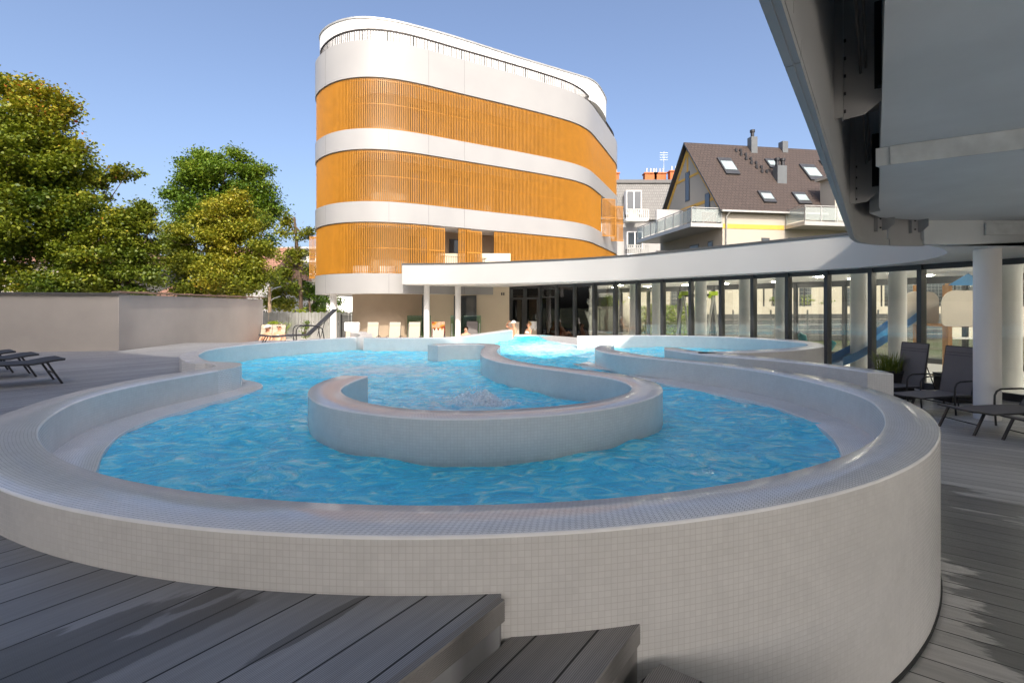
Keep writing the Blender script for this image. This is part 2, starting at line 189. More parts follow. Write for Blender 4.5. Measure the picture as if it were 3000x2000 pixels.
# ---------------------------------------------------------------- materials
class NT:
    def __init__(s, name):
        s.m = bpy.data.materials.new(name); s.m.use_nodes = True
        s.t = s.m.node_tree; s.t.nodes.clear()
        s.out = s.n('ShaderNodeOutputMaterial')
    def n(s, t, **kw):
        x = s.t.nodes.new(t)
        for k, v in kw.items():
            if k.startswith('i_'): x.inputs[k[2:].replace('_', ' ')].default_value = v
            else: setattr(x, k, v)
        return x
    def l(s, a, ao, b, bi): s.t.links.new(a.outputs[ao], b.inputs[bi])
    def bsdf(s, col, rough=.5, metal=0., spec=.5):
        b = s.n('ShaderNodeBsdfPrincipled')
        if not isinstance(col, bpy.types.Node): b.inputs['Base Color'].default_value = (*col, 1)
        b.inputs['Roughness'].default_value = rough; b.inputs['Metallic'].default_value = metal
        b.inputs['Specular IOR Level'].default_value = spec
        s.l(b, 0, s.out, 0); return b
    def mix(s, f, a, b, mode='MIX'):
        x = s.n('ShaderNodeMix', data_type='RGBA', blend_type=mode)
        for i, v in ((0, f), (6, a), (7, b)):
            if isinstance(v, tuple) and isinstance(v[0], bpy.types.Node): s.t.links.new(v[0].outputs[v[1]], x.inputs[i])
            elif i: x.inputs[i].default_value = (*v, 1)
            else: x.inputs[i].default_value = v
        return x
    def math(s, op, a, b=0., clamp=False):
        x = s.n('ShaderNodeMath', operation=op, use_clamp=clamp)
        for i, v in ((0, a), (1, b)):
            if isinstance(v, tuple): s.t.links.new(v[0].outputs[v[1]], x.inputs[i])
            else: x.inputs[i].default_value = v
        return x
    def ramp(s, src, stops, interp='LINEAR'):
        r = s.n('ShaderNodeValToRGB'); r.color_ramp.interpolation = interp
        e = r.color_ramp.elements
        while len(e) < len(stops): e.new(.5)
        for i, (p, c) in enumerate(stops):
            e[i].position = p; e[i].color = (*c, 1) if hasattr(c, '__len__') else (c, c, c, 1)
        s.t.links.new(src[0].outputs[src[1]], r.inputs[0]); return r
    def coords(s, kind='Object', scale=(1, 1, 1), rot=(0, 0, 0)):
        tc = s.n('ShaderNodeTexCoord'); mp = s.n('ShaderNodeMapping')
        mp.inputs['Scale'].default_value = scale; mp.inputs['Rotation'].default_value = rot
        s.l(tc, kind, mp, 0); return mp
    def noise(s, vec, scale, detail=4., rough=.55, dist=0.):
        x = s.n('ShaderNodeTexNoise'); x.inputs['Scale'].default_value = scale
        x.inputs['Detail'].default_value = detail; x.inputs['Roughness'].default_value = rough
        x.inputs['Distortion'].default_value = dist
        if vec is not None: s.l(vec, 0, x, 'Vector')
        return x
    def bump(s, h, b, strength=.3, dist=.01):
        x = s.n('ShaderNodeBump'); x.inputs['Strength'].default_value = strength; x.inputs['Distance'].default_value = dist
        s.t.links.new(h[0].outputs[h[1]], x.inputs['Height']); s.l(x, 0, b, 'Normal'); return x
def pbr(name, col, rough=.5, metal=0., spec=.5, var=.12, vs=2.5, bump=0., bs=60., bd=.004, rv=.08):
    t = NT(name); b = t.bsdf(col, rough, metal, spec); c = t.coords('Object')
    if var:
        n = t.noise(c, vs, 6.); lo = tuple(x * (1 - var) for x in col); hi = tuple(min(1, x * (1 + var * .6)) for x in col)
        r = t.ramp((n, 0), ((.3, lo), (.7, hi))); t.l(r, 0, b, 'Base Color')
        if rv:
            rr = t.ramp((n, 0), ((.3, max(0, rough - rv)), (.7, min(1, rough + rv)))); t.l(rr, 0, b, 'Roughness')
    if bump:
        n2 = t.noise(c, bs, 4.); t.bump((n2, 0), b, bump, bd)
    return t.m
def tile(name, off, col, groutcol, pitch=.0228, rough=.16, mort=.0012, wet=False):
    t = NT(name); b = t.bsdf((1, 1, 1), rough, 0, .5)
    uv = t.n('ShaderNodeTexCoord')
    br = t.n('ShaderNodeTexBrick', offset=off, offset_frequency=2, squash=1.0)
    t.l(uv, 'UV', br, 'Vector')
    for k, v in (('Scale', 1.), ('Mortar Size', mort), ('Mortar Smooth', .25), ('Bias', 0.), ('Brick Width', pitch), ('Row Height', pitch)): br.inputs[k].default_value = v
    lo = tuple(x * .95 for x in col)
    br.inputs['Color1'].default_value = (*col, 1); br.inputs['Color2'].default_value = (*lo, 1); br.inputs['Mortar'].default_value = (*groutcol, 1)
    c = t.coords('Object'); n = t.noise(c, 1.3, 5., .6); r = t.ramp((n, 0), ((.32, .93), (.62, 1.0)))
    n3 = t.noise(c, 9., 4.); r3 = t.ramp((n3, 0), ((.3, .95), (.6, 1.0)))
    m = t.mix(1., (br, 0), (r, 0), 'MULTIPLY'); m2 = t.mix(1., (m, 2), (r3, 0), 'MULTIPLY'); t.l(m2, 2, b, 'Base Color')
    sz = t.n('ShaderNodeSeparateXYZ'); t.l(c, 0, sz, 0)
    wl = t.math('ADD', (sz, 2), (t.math('MULTIPLY', (n3, 0), .05), 0))
    wr = t.ramp((wl, 0), ((.645, 1.), (.685, .84), (.70, .93), (.73, 1.)))
    if wet: m3 = t.mix(1., (m2, 2), (wr, 0), 'MULTIPLY'); t.l(m3, 2, b, 'Base Color')
    rr = t.ramp((br, 1), ((0, rough), (1, .7))); t.l(rr, 0, b, 'Roughness')
    inv = t.math('SUBTRACT', 1., (br, 1))
    n2 = t.noise(None, 38., 1.); t.l(uv, 'UV', n2, 'Vector')
    h = t.math('ADD', (inv, 0), (t.math('MULTIPLY', (n2, 0), .5), 0))
    t.bump((h, 0), b, .45, .0012); return t.m
def glass(name, tint=(.97, .98, .95), ior=1.5, rough=0.):
    t = NT(name); fr = t.n('ShaderNodeFresnel'); fr.inputs[0].default_value = ior
    g = t.n('ShaderNodeBsdfGlossy'); g.inputs['Roughness'].default_value = rough; g.inputs['Color'].default_value = (1, 1, 1, 1)
    tr = t.n('ShaderNodeBsdfTransparent'); tr.inputs[0].default_value = (*tint, 1)
    mx = t.n('ShaderNodeMixShader'); f2 = t.math('MULTIPLY', (fr, 0), 1.25, True)
    c = t.coords('Object'); n = t.noise(c, .9, 2.); bp = t.n('ShaderNodeBump'); bp.inputs['Strength'].default_value = .05; bp.inputs['Distance'].default_value = .05
    t.l(n, 0, bp, 'Height'); t.l(bp, 0, g, 'Normal')
    t.l(f2, 0, mx, 0); t.l(tr, 0, mx, 1); t.l(g, 0, mx, 2); t.l(mx, 0, t.out, 0); return t.m
def deckmat(name, ang, pitch, col, phase=0., stains=(), rib=.0062):
    """composite boards: grooves between boards, fine ribs, grey patches and wet stains; ang = direction of the boards"""
    t = NT(name); b = t.bsdf(col, .5, 0, .4)
    tc = t.n('ShaderNodeTexCoord'); mp = t.n('ShaderNodeMapping'); mp.inputs['Rotation'].default_value = (0, 0, -ang)
    t.l(tc, 'Object', mp, 0); sp = t.n('ShaderNodeSeparateXYZ'); t.l(mp, 0, sp, 0)
    yy = t.math('ADD', (sp, 1), phase + 50 * pitch)
    q = t.math('DIVIDE', (yy, 0), pitch); fl = t.math('FLOOR', (q, 0)); fr = t.math('FRACT', (q, 0))
    ed = t.math('ABSOLUTE', (t.math('SUBTRACT', (fr, 0), .5), 0))
    gap = t.math('GREATER_THAN', (ed, 0), .5 - .0035 / pitch)
    wn = t.n('ShaderNodeTexWhiteNoise', noise_dimensions='1D'); t.l(fl, 0, wn, 'W')
    c1 = t.ramp((wn, 0), ((0, tuple(x * .86 for x in col)), (1, tuple(x * 1.12 for x in col))))
    st = t.n('ShaderNodeMapping'); st.inputs['Scale'].default_value = (.5, 9., 1.); t.l(mp, 0, st, 0)
    n = t.noise(st, 3., 6., .65); c2 = t.ramp((n, 0), ((.3, .8), (.7, 1.1)))
    m = t.mix(1., (c1, 0), (c2, 0), 'MULTIPLY')
    n0 = t.noise(mp, .8, 5., .6); c3 = t.ramp((n0, 0), ((.3, .85), (.7, 1.1))); m = t.mix(1., (m, 2), (c3, 0), 'MULTIPLY')
    rb = t.math('MULTIPLY', (yy, 0), 2 * math.pi / rib); sn = t.math('SINE', (rb, 0))
    rc = t.ramp((t.math('MULTIPLY', (t.math('ADD', (sn, 0), 1.), 0), .5), 0), ((.1, .42), (.6, 1.12)))
    m = t.mix(.8, (m, 2), (rc, 0), 'MULTIPLY')
    wet = None
    if stains:
        sn_ = t.n('ShaderNodeMapping'); sn_.inputs['Scale'].default_value = (2.2, 8., 1.); t.l(mp, 0, sn_, 0)
        nz = t.noise(sn_, 1.0, 7., .62)
        for (cx, cy, rx, ry) in stains:       # in board coordinates
            dx = t.math('DIVIDE', (t.math('SUBTRACT', (sp, 0), cx), 0), rx); dy = t.math('DIVIDE', (t.math('SUBTRACT', (sp, 1), cy), 0), ry)
            d = t.math('SQRT', (t.math('ADD', (t.math('MULTIPLY', (dx, 0), (dx, 0)), 0), (t.math('MULTIPLY', (dy, 0), (dy, 0)), 0)), 0))
            k = t.math('SUBTRACT', (t.math('ADD', (nz, 0), .52), 0), (t.math('MULTIPLY', (d, 0), .5), 0))
            k = t.math('MULTIPLY', (t.math('SUBTRACT', (k, 0), .5), 0), 15., True)
            wet = k if wet is None else t.math('MAXIMUM', (wet, 0), (k, 0))
        m = t.mix((t.math('MULTIPLY', (wet, 0), .60), 0), (m, 2), (.012, .014, .017))
    m = t.mix((gap, 0), (m, 2), (.004, .004, .004)); t.l(m, 2, b, 'Base Color')
    if wet is not None:
        rr = t.ramp((wet, 0), ((0, .5), (1, .28))); t.l(rr, 0, b, 'Roughness')
    h = t.math('SUBTRACT', (t.math('MULTIPLY', (sn, 0), .35), 0), (t.math('MULTIPLY', (gap, 0), 4.), 0))
    t.bump((h, 0), b, .5, .0015); return t.m

M = {}
M['tile_rim'] = tile('mosaic_tile_running', .5, (.91, .90, .88), (.30, .29, .28), mort=.0014)
M['tile_wall'] = tile('mosaic_tile_grid', 0., (.72, .705, .68), (.56, .54, .51))
M['tile_wet'] = tile('mosaic_tile_waterline', 0., (.74, .735, .71), (.57, .56, .54), wet=True)
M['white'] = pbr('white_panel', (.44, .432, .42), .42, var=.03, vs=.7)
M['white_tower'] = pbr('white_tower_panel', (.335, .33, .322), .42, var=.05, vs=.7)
def frostmat():
    t = NT('pale_frosted_glass'); d = t.n('ShaderNodeBsdfPrincipled'); d.inputs['Base Color'].default_value = (.50, .54, .52, 1); d.inputs['Roughness'].default_value = .15
    tr = t.n('ShaderNodeBsdfTransparent'); tr.inputs[0].default_value = (.92, .96, .94, 1); mx = t.n('ShaderNodeMixShader'); mx.inputs[0].default_value = .38
    t.l(tr, 0, mx, 1); t.l(d, 0, mx, 2); t.l(mx, 0, t.out, 0); return t.m
M['frost'] = frostmat()
M['core'] = pbr('shaded_balcony_render', (.40, .31, .22), .85, var=.06)  # shade behind the slats put into a darker cream
M['lead'] = pbr('dark_cable_tray', (.10, .085, .075), .5, .2)
M['white_in'] = pbr('white_render', (.84, .83, .81), .7, var=.05, vs=1.5, bump=.1, bs=90)
M['joint'] = pbr('panel_joint_grey', (.16, .16, .155), .6, var=0)
M['orange'] = pbr('orange_slat', (.40, .172, .014), .45, var=.12, vs=3.)
M['cream'] = pbr('cream_render', (.62, .52, .38), .85, var=.05, vs=.9, bump=.15, bs=120)
M['beige'] = pbr('beige_render', (.70, .60, .45), .88, var=.06, vs=.8, bump=.2, bs=140)
M['greige'] = pbr('grey_beige_render', (.42, .385, .345), .9, var=.13, vs=.9, bump=.25, bs=160)
M['rail'] = pbr('dark_bronze_railing', (.022, .018, .014), .6, var=0)
M['anthr'] = pbr('anthracite_aluminium', (.045, .047, .05), .38, .0, .5, var=.1)
M['dark'] = pbr('dark_opening', (.02, .02, .022), .5, var=0)
M['black'] = pbr('black_powder_coat', (.018, .018, .02), .38, var=.15, vs=8)
M['rubber'] = pbr('black_rubber', (.012, .012, .012), .75, var=0)
M['flue_grey'] = pbr('dark_grey_chimney_metal', (.12, .13, .135), .45, .2, .5, var=.1)
M['galv'] = pbr('grey_sheet_metal', (.42, .42, .40), .42, .35, .5, var=.1, vs=4)
M['panelback'] = pbr('grey_cladding_back', (.40, .40, .395), .5, .1, .5, var=.1, vs=2.)
M['concrete'] = pbr('painted_concrete', (.66, .70, .71), .75, var=.1, vs=1.2, bump=.2, bs=40)
M['concrete_band'] = pbr('rough_concrete_band', (.58, .615, .615), .85, var=.16, vs=6., bump=.5, bs=60)
M['capdark'] = pbr('zinc_cap', (.10, .10, .10), .45, .3, .5, var=.1)
M['copper'] = pbr('brown_metal_coping', (.30, .20, .15), .4, .4, .5, var=.15, vs=3)
M['glass'] = glass('clear_glazing')
M['glass_green'] = glass('green_balustrade_glass', (.62, .80, .68))
M['wood'] = pbr('oiled_wood', (.32, .16, .06), .6, var=.2, vs=12)
M['towel'] = pbr('white_towelling', (.86, .85, .82), .95, var=.05, vs=9, bump=.6, bs=120, bd=.01)
M['mesh_grey'] = pbr('taupe_sling_fabric', (.17, .155, .15), .75, var=.08, vs=6, bump=.4, bs=400, bd=.002)
M['mesh_black'] = pbr('black_sling_fabric', (.035, .035, .04), .7, var=.08, vs=6, bump=.4, bs=400, bd=.002)
M['mesh_beige'] = pbr('beige_sling_fabric', (.50, .43, .33), .8, var=.06, vs=6)
M['skin'] = pbr('skin', (.62, .33, .20), .5, var=.08, vs=14)
M['skin_tan'] = pbr('tanned_skin', (.40, .17, .08), .5, var=.08, vs=14)
M['hair_blonde'] = pbr('blonde_hair', (.48, .29, .10), .6, var=.25, vs=40)
M['hair_dark'] = pbr('dark_hair', (.05, .03, .02), .6, var=.25, vs=40)
M['slide_blue'] = pbr('blue_plastic', (.05, .20, .42), .35, var=.06)
M['panel_play'] = pbr('grey_beige_play_panel', (.55, .50, .44), .6, var=.05)
M['lime'] = pbr('lime_plastic', (.55, .75, .03), .4, var=.05)
M['steel'] = pbr('brushed_steel', (.62, .62, .60), .35, .7, .5, var=.06)
M['brick'] = pbr('orange_brick', (.52, .15, .05), .8, var=.2, vs=9)
M['ochre'] = pbr('ochre_timber_band', (.62, .36, .06), .7, var=.1, vs=3)
M['plaster_house'] = pbr('cream_house_plaster', (.40, .365, .305), .88, var=.04, vs=.8)
M['plaster_grey'] = pbr('pale_grey_plaster', (.40, .39, .375), .88, var=.06, vs=.8)
M['panes'] = pbr('dark_window_glass', (.05, .06, .07), .06, 0., .8, var=.1, vs=1.2, rv=0.)
M['bright_pane'] = pbr('sky_window_glass', (.30, .36, .36), .06, 0., .8, var=.1, vs=1.2, rv=0.)
M['pot'] = pbr('terracotta_grey_pot', (.20, .18, .16), .8)
M['soil'] = pbr('soil', (.05, .035, .025), .95)
M['bark'] = pbr('tree_bark', (.13, .09, .06), .9, var=.3, vs=9, bump=.8, bs=25, bd=.02)
def foammat():
    t = NT('bubbling_foam'); c = t.coords('Object'); n = t.noise(c, 26., 6., .7, .6)
    d = t.n('ShaderNodeBsdfDiffuse'); d.inputs[0].default_value = (.95, .98, .99, 1); tr = t.n('ShaderNodeBsdfTransparent')
    tl = t.n('ShaderNodeBsdfTranslucent'); tl.inputs[0].default_value = (.95, .98, .99, 1); m1 = t.n('ShaderNodeMixShader'); m1.inputs[0].default_value = .4; t.l(d, 0, m1, 1); t.l(tl, 0, m1, 2)
    r = t.ramp((n, 0), ((.40, .12), (.62, .95))); mx = t.n('ShaderNodeMixShader'); t.l(r, 0, mx, 0); t.l(tr, 0, mx, 1); t.l(m1, 0, mx, 2); t.l(mx, 0, t.out, 0); return t.m
M['foam'] = foammat()
M['awning'] = pbr('turquoise_fabric', (.02, .45, .45), .7)
M['rust'] = pbr('rusty_lamp_post', (.36, .26, .17), .7, var=.3, vs=5)
M['red_cloth'] = pbr('dark_red_cloth', (.22, .03, .05), .85)
M['teal'] = pbr('teal_plastic', (.03, .28, .30), .4)
def roofmat(name, col, row=.32, wid=.3):
    t = NT(name); b = t.bsdf(col, .65)
    uv = t.n('ShaderNodeTexCoord'); br = t.n('ShaderNodeTexBrick', offset=.5)
    t.l(uv, 'UV', br, 'Vector')
    for k, v in (('Scale', 1.), ('Mortar Size', .018), ('Mortar Smooth', .6), ('Brick Width', wid), ('Row Height', row)): br.inputs[k].default_value = v
    br.inputs['Color1'].default_value = (*col, 1); br.inputs['Color2'].default_value = (*[x * .86 for x in col], 1); br.inputs['Mortar'].default_value = (*[x * .35 for x in col], 1)
    t.l(br, 0, b, 'Base Color'); h = t.math('SUBTRACT', 1., (br, 1)); t.bump((h, 0), b, .8, .03); return t.m
M['rooftile'] = roofmat('brown_roof_tile', (.058, .040, .032))
M['greytile'] = roofmat('grey_mansard_tile', (.20, .195, .185), .35, .22)
M['redtile'] = roofmat('red_brown_roof_tile', (.33, .17, .11))
UD = math.atan2(.811, .585)
M['deck'] = deckmat('grey_composite_deck', UD, .157, (.32, .32, .325), .045,
                    stains=((.58, 1.70, .30, .075), (.42, 1.86, .38, .08), (.30, 1.74, .34, .06), (.86, 1.37, .20, .028), (.78, 1.80, .16, .04), (.1, 1.95, .3, .07)))
M['deck_low'] = deckmat('grey_composite_low_deck', math.atan2(-.585, .811), .162, (.60, .585, .56), .03,
                        stains=((.9, 4.3, .5, 1.5), (.65, 5.1, .35, .9), (1.2, 4.6, .6, 1.0), (.35, 5.6, .5, .16), (.15, 6.3, .7, .2), (.75, 6.0, .5, .25)))
M['deck_step'] = deckmat('brown_grey_step_board', UD, .157, (.28, .265, .25), .045)
def leafmat(name, stops):
    t = NT(name); at_ = t.n('ShaderNodeAttribute', attribute_name='tint')
    r = t.ramp((at_, 'Fac'), stops)
    d = t.n('ShaderNodeBsdfPrincipled'); d.inputs['Roughness'].default_value = .5; d.inputs['Specular IOR Level'].default_value = .35
    tr = t.n('ShaderNodeBsdfTranslucent'); t.l(r, 0, d, 'Base Color')
    br = t.mix(1., (r, 0), (1.25, 1.25, .7), 'MULTIPLY'); t.l(br, 2, tr, 0)
    mx = t.n('ShaderNodeMixShader'); mx.inputs[0].default_value = .25
    t.l(d, 0, mx, 1); t.l(tr, 0, mx, 2); t.l(mx, 0, t.out, 0); return t.m
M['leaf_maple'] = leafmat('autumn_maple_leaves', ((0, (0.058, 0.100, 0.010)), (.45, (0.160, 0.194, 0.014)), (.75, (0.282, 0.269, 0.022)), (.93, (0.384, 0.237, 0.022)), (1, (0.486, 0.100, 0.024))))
M['leaf_green'] = leafmat('green_leaves', ((0, (0.045, 0.100, 0.012)), (.6, (0.128, 0.206, 0.017)), (1, (0.243, 0.275, 0.024))))
M['leaf_yellow'] = leafmat('yellowing_leaves', ((0, (0.096, 0.144, 0.014)), (.5, (0.243, 0.256, 0.022)), (.88, (0.371, 0.294, 0.024)), (1, (0.346, 0.175, 0.024))))
M['leaf_lime'] = leafmat('lime_shrub_leaves', ((0, (0.130, 0.221, 0.026)), (1, (0.416, 0.468, 0.039))))
M['leaf_pink'] = leafmat('dusty_pink_leaves', ((0, (.25, .11, .09)), (1, (.40, .22, .17))))
M['blade'] = leafmat('grass_blades', ((0, (.06, .12, .015)), (1, (.18, .22, .03))))
def groundmat():
    t = NT('lawn_and_soil'); b = t.bsdf((.06, .08, .03), .95); c = t.coords('Object')
    n = t.noise(c, .25, 8.); r = t.ramp((n, 0), ((.35, (.05, .075, .02)), (.6, (.10, .095, .06)))); t.l(r, 0, b, 'Base Color')
    return t.m
M['ground'] = groundmat()
def pavemat():
    t = NT('pale_paving'); b = t.bsdf((.5, .48, .44), .8); c = t.coords('Object', rot=(0, 0, .3))
    br = t.n('ShaderNodeTexBrick', offset=0.); t.l(c, 0, br, 'Vector')
    for k, v in (('Scale', 1.), ('Mortar Size', .006), ('Brick Width', .6), ('Row Height', .6)): br.inputs[k].default_value = v
    br.inputs['Color1'].default_value = (.70, .66, .60, 1); br.inputs['Color2'].default_value = (.62, .59, .54, 1); br.inputs['Mortar'].default_value = (.2, .19, .18, 1)
    t.l(br, 0, b, 'Base Color'); return t.m
M['paving'] = pavemat()
def watermat():
    t = NT('pool_water'); c = t.coords('Object')
    b = t.bsdf((.03, .42, .66), .035, 0, .5); b.inputs['IOR'].default_value = 1.33
    st = t.n('ShaderNodeMapping'); st.inputs['Scale'].default_value = (1., 1.5, 1.); t.l(c, 0, st, 0)
    n1 = t.noise(st, 5.0, 3., .5, 1.3); n2 = t.noise(st, 13., 4., .6, .8); n3 = t.noise(st, 1.1, 2., .5)
    # colour of the water body, with sky reflections and caustic light painted in
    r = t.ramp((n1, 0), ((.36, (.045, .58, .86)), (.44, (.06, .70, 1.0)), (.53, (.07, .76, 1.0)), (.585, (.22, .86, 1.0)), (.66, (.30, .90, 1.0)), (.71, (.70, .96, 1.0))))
    # air bubbles blown in by the jets, round the two nozzles and in the outflow; sunlight on the far water painted in too
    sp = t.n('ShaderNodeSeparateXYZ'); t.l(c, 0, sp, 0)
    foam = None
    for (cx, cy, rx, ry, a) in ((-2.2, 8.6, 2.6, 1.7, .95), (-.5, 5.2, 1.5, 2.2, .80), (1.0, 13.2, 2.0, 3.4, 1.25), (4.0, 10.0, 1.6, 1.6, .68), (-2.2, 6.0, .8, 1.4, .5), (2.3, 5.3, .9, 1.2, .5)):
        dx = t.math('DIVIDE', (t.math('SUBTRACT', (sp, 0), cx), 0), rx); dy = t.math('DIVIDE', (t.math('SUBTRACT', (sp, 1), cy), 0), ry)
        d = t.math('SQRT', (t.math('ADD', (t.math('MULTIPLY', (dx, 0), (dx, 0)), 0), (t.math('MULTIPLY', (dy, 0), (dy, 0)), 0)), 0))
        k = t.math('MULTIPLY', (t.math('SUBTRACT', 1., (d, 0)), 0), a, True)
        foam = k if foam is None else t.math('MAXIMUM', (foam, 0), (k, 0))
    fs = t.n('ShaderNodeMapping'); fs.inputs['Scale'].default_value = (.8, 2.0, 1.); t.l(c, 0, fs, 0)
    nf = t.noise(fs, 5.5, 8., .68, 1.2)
    foam_sun = t.math('MULTIPLY', (t.math('SUBTRACT', (t.math('ADD', (nf, 0), (t.math('MULTIPLY', (foam, 0), .42), 0)), 0), .66), 0), 5., True)
    m = t.mix((t.math('MULTIPLY', (foam_sun, 0), .8), 0), (r, 0), (.74, .84, .84)); t.l(m, 2, b, 'Base Color')
    rr = t.math('ADD', (t.math('MULTIPLY', (foam_sun, 0), .35), 0), .03); t.l(rr, 0, b, 'Roughness')
    h = t.math('ADD', (t.math('MULTIPLY', (n1, 0), 1.), 0), (t.math('MULTIPLY', (n2, 0), .42), 0))
    h = t.math('MULTIPLY', (h, 0), (t.math('ADD', (t.math('MULTIPLY', (foam, 0), 1.2), 0), 1.), 0))
    t.bump((h, 0), b, .9, .045); return t.m
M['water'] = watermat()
def splashmat():
    t = NT('white_spray_'); t = NT('white_spray'); b = t.n('ShaderNodeBsdfDiffuse'); b.inputs[0].default_value = (.95, .97, .98, 1); tl = t.n('ShaderNodeBsdfTranslucent'); tl.inputs[0].default_value = (.95, .97, .98, 1); mx = t.n('ShaderNodeMixShader'); mx.inputs[0].default_value = .5; t.l(b, 0, mx, 1); t.l(tl, 0, mx, 2); t.l(mx, 0, t.out, 0); return t.m
M['spray'] = splashmat()

def lampmat():
    t = NT('lit_ceiling_lamp'); e = t.n('ShaderNodeEmission'); e.inputs[0].default_value = (1, .93, .80, 1); e.inputs[1].default_value = 48.; t.l(e, 0, t.out, 0); return t.m
M['lamp'] = lampmat()
# ---------------------------------------------------------------- sky, sun, camera
SUN_AZ, SUN_EL = R(10), R(40)
w = bpy.data.worlds.new('World'); SC.world = w; w.use_nodes = True
wt = w.node_tree; wt.nodes.clear()
sk = wt.nodes.new('ShaderNodeTexSky'); sk.sky_type = 'NISHITA'; sk.sun_disc = False
sk.sun_elevation = SUN_EL; sk.sun_rotation = R(180) - SUN_AZ; sk.air_density = .70; sk.dust_density = 5.5; sk.ozone_density = 1.7; sk.altitude = 50
bg = wt.nodes.new('ShaderNodeBackground'); bg.inputs[1].default_value = .15
wo = wt.nodes.new('ShaderNodeOutputWorld'); wt.links.new(sk.outputs[0], bg.inputs[0]); wt.links.new(bg.outputs[0], wo.inputs[0])
sl = bpy.data.lights.new('sun', 'SUN'); sl.energy = 2.0; sl.angle = R(.53); sl.color = (1, .93, .82)
so = bpy.data.objects.new('sun', sl); COL.objects.link(so)
sd = Vector((math.sin(SUN_AZ) * math.cos(SUN_EL), -math.cos(SUN_AZ) * math.cos(SUN_EL), math.sin(SUN_EL)))
so.rotation_euler = sd.to_track_quat('Z', 'Y').to_euler(); so.location = sd * 60
cd = bpy.data.cameras.new('camera'); cd.lens = F / 3000 * 36; cd.sensor_width = 36; cd.shift_y = -(1000 - HZ) / 3000
cd.clip_start = .05; cd.clip_end = 2000
cam = bpy.data.objects.new('camera', cd); COL.objects.link(cam); cam.location = (0, 0, EYE); cam.rotation_euler = (R(90), 0, 0)
SC.camera = cam
vs = SC.view_settings; vs.view_transform = 'Standard'; vs.look = 'None'; vs.exposure = EXPO = 1.05; vs.gamma = 1; vs.use_curve_mapping = False
SC.cycles.max_bounces = 8; SC.cycles.transparent_max_bounces = 16; SC.cycles.use_denoising = True
SC.cycles.caustics_reflective = False; SC.cycles.caustics_refractive = False

# ================================================================ SETTING: ground, decks, water
g = MB(); g.face([(-400, -120, -.86), (400, -120, -.86), (400, 900, -.86), (-400, 900, -.86)])
tag(g.build('ground', M['ground']), kind='structure')
main_o, main_i = resample(D['main_o'], 150), resample(D['main_i'], 150)
main_c = (main_o + main_i) / 2
bul_c = (resample(D['bul_o'], 30) + resample(D['bul_i'], 30)) / 2
g = MB(); g.prism([(-9, -7), (16, -7), (16, 13), (9.5, 14.3), (6.6, 15.2), (4.4, 17.9), (2.2, 21), (.2, 23.1), (-7.2, 23.1), (-8, 23.1), (-9.4, 13.2), (-9, 6)], -.84, ZL)
tag(g.build('lower_deck', M['deck_low']), kind='structure')
g = MB(); g.prism([(-14.5, 13.45), (-7.0, 13.45), (-7.95, 23.3), (-7.1, 24.5), (-6, 46), (-22, 46)], -.845, -.79)
tag(g.build('paving', M['paving']), kind='structure')
g = MB(); g.face([(-40, -60, -.80), (40, -60, -.80), (40, -7.0, -.80), (-40, -7.0, -.80)]); g.face([(16, -7, -.80), (40, -7, -.80), (40, 8, -.80), (16, 8, -.80)])  # unseen pale ground added behind the viewer to bounce sunlight forward
tag(g.build('paving', M['paving']), kind='structure')
g = MB(); g.prism([(-7.9, 15.5), (-4.9, 15.5), (-4.6, 17.2), (2.0, 17.4), (2.2, 20.8), (.1, 22.75), (-7.0, 22.75)], -.83, ZL + .004)
tag(g.build('terrace', M['paving']), kind='structure')
# upper deck: from the step edge round the left of the pool
e0, e1 = Vector((-.0415, 1.639)), Vector((-.305, 1.285)); ed = (e0 - e1).normalized(); en = Vector((ed.y, -ed.x))
P = [tuple(e1 - ed * 6), tuple(e0)]
k0 = min(range(len(main_c)), key=lambda i: (main_c[i][0] + .0) ** 2 + (main_c[i][1] - 1.85) ** 2)
P += [tuple(p) for p in main_c[k0::-2]]
P += [tuple(p) for p in bul_c[::2]] + [(-4.2, 13.0), (-4.3, 14.3), (-7.2, 14.3), (-7.3, 13.36), (-8.76, 13.36), (-8.64, 11.0), (-10.87, 10.6), (-20, 9.1), (-20, -6)]
g = MB(); g.prism(P, -.76, 0.0)
tag(g.build('upper_deck', M['deck']), kind='structure')
# steps down to the lower deck, cut off by the round pool wall
st = thing('deck_steps', (.2, 1.4, -.7), 'grey ribbed composite steps descending beside the round pool wall', 'steps')
def step(d0, d1, z, zb, end, name):
    m = MB(); a = e1 - ed * 6 + en * d0; b = e0 + ed * .45 + en * d0
    c = e0 + ed * .45 + en * d1; d = e1 - ed * 6 + en * d1
    pl = [tuple(a), tuple(b), tuple(c), tuple(d)] if end is None else end
    m.prism(pl, zb, z); return m.build(name, M['deck_step'], st)
def nosing(d, z, L=.36, name='nosing'):
    m = MB(); a = e1 - ed * 6 + en * (d + .006); b = e0 + ed * L + en * (d + .006)
    for zz, hh, ww in ((z - .036, .072, .026),):
        m.bar((a.x, a.y, zz), (b.x, b.y, zz), ww, hh)
    for q in range(10):
        zz = z - .012 - q * .0062
        m.bar((a.x + en.x * .0131, a.y + en.y * .0131, zz), (b.x + en.x * .0131, b.y + en.y * .0131, zz), .002, .0032)
    o = m.build(name, M['deck_step'], st); bv = o.modifiers.new('Bevel', 'BEVEL'); bv.width = .006; bv.segments = 2; return o
nosing(-.012, .001, .02)
step(-.0, .317, -.149, -.75, None, 'tread'); nosing(.305, -.148, .40)
q0 = Vector((.511, 1.722)); qd = Vector((.811, -.585)); q1 = q0 + qd * 1.2
a0 = e1 - ed * 6 + en * .317; b0 = e0 + en * .317
bb = q0 - qd * .3
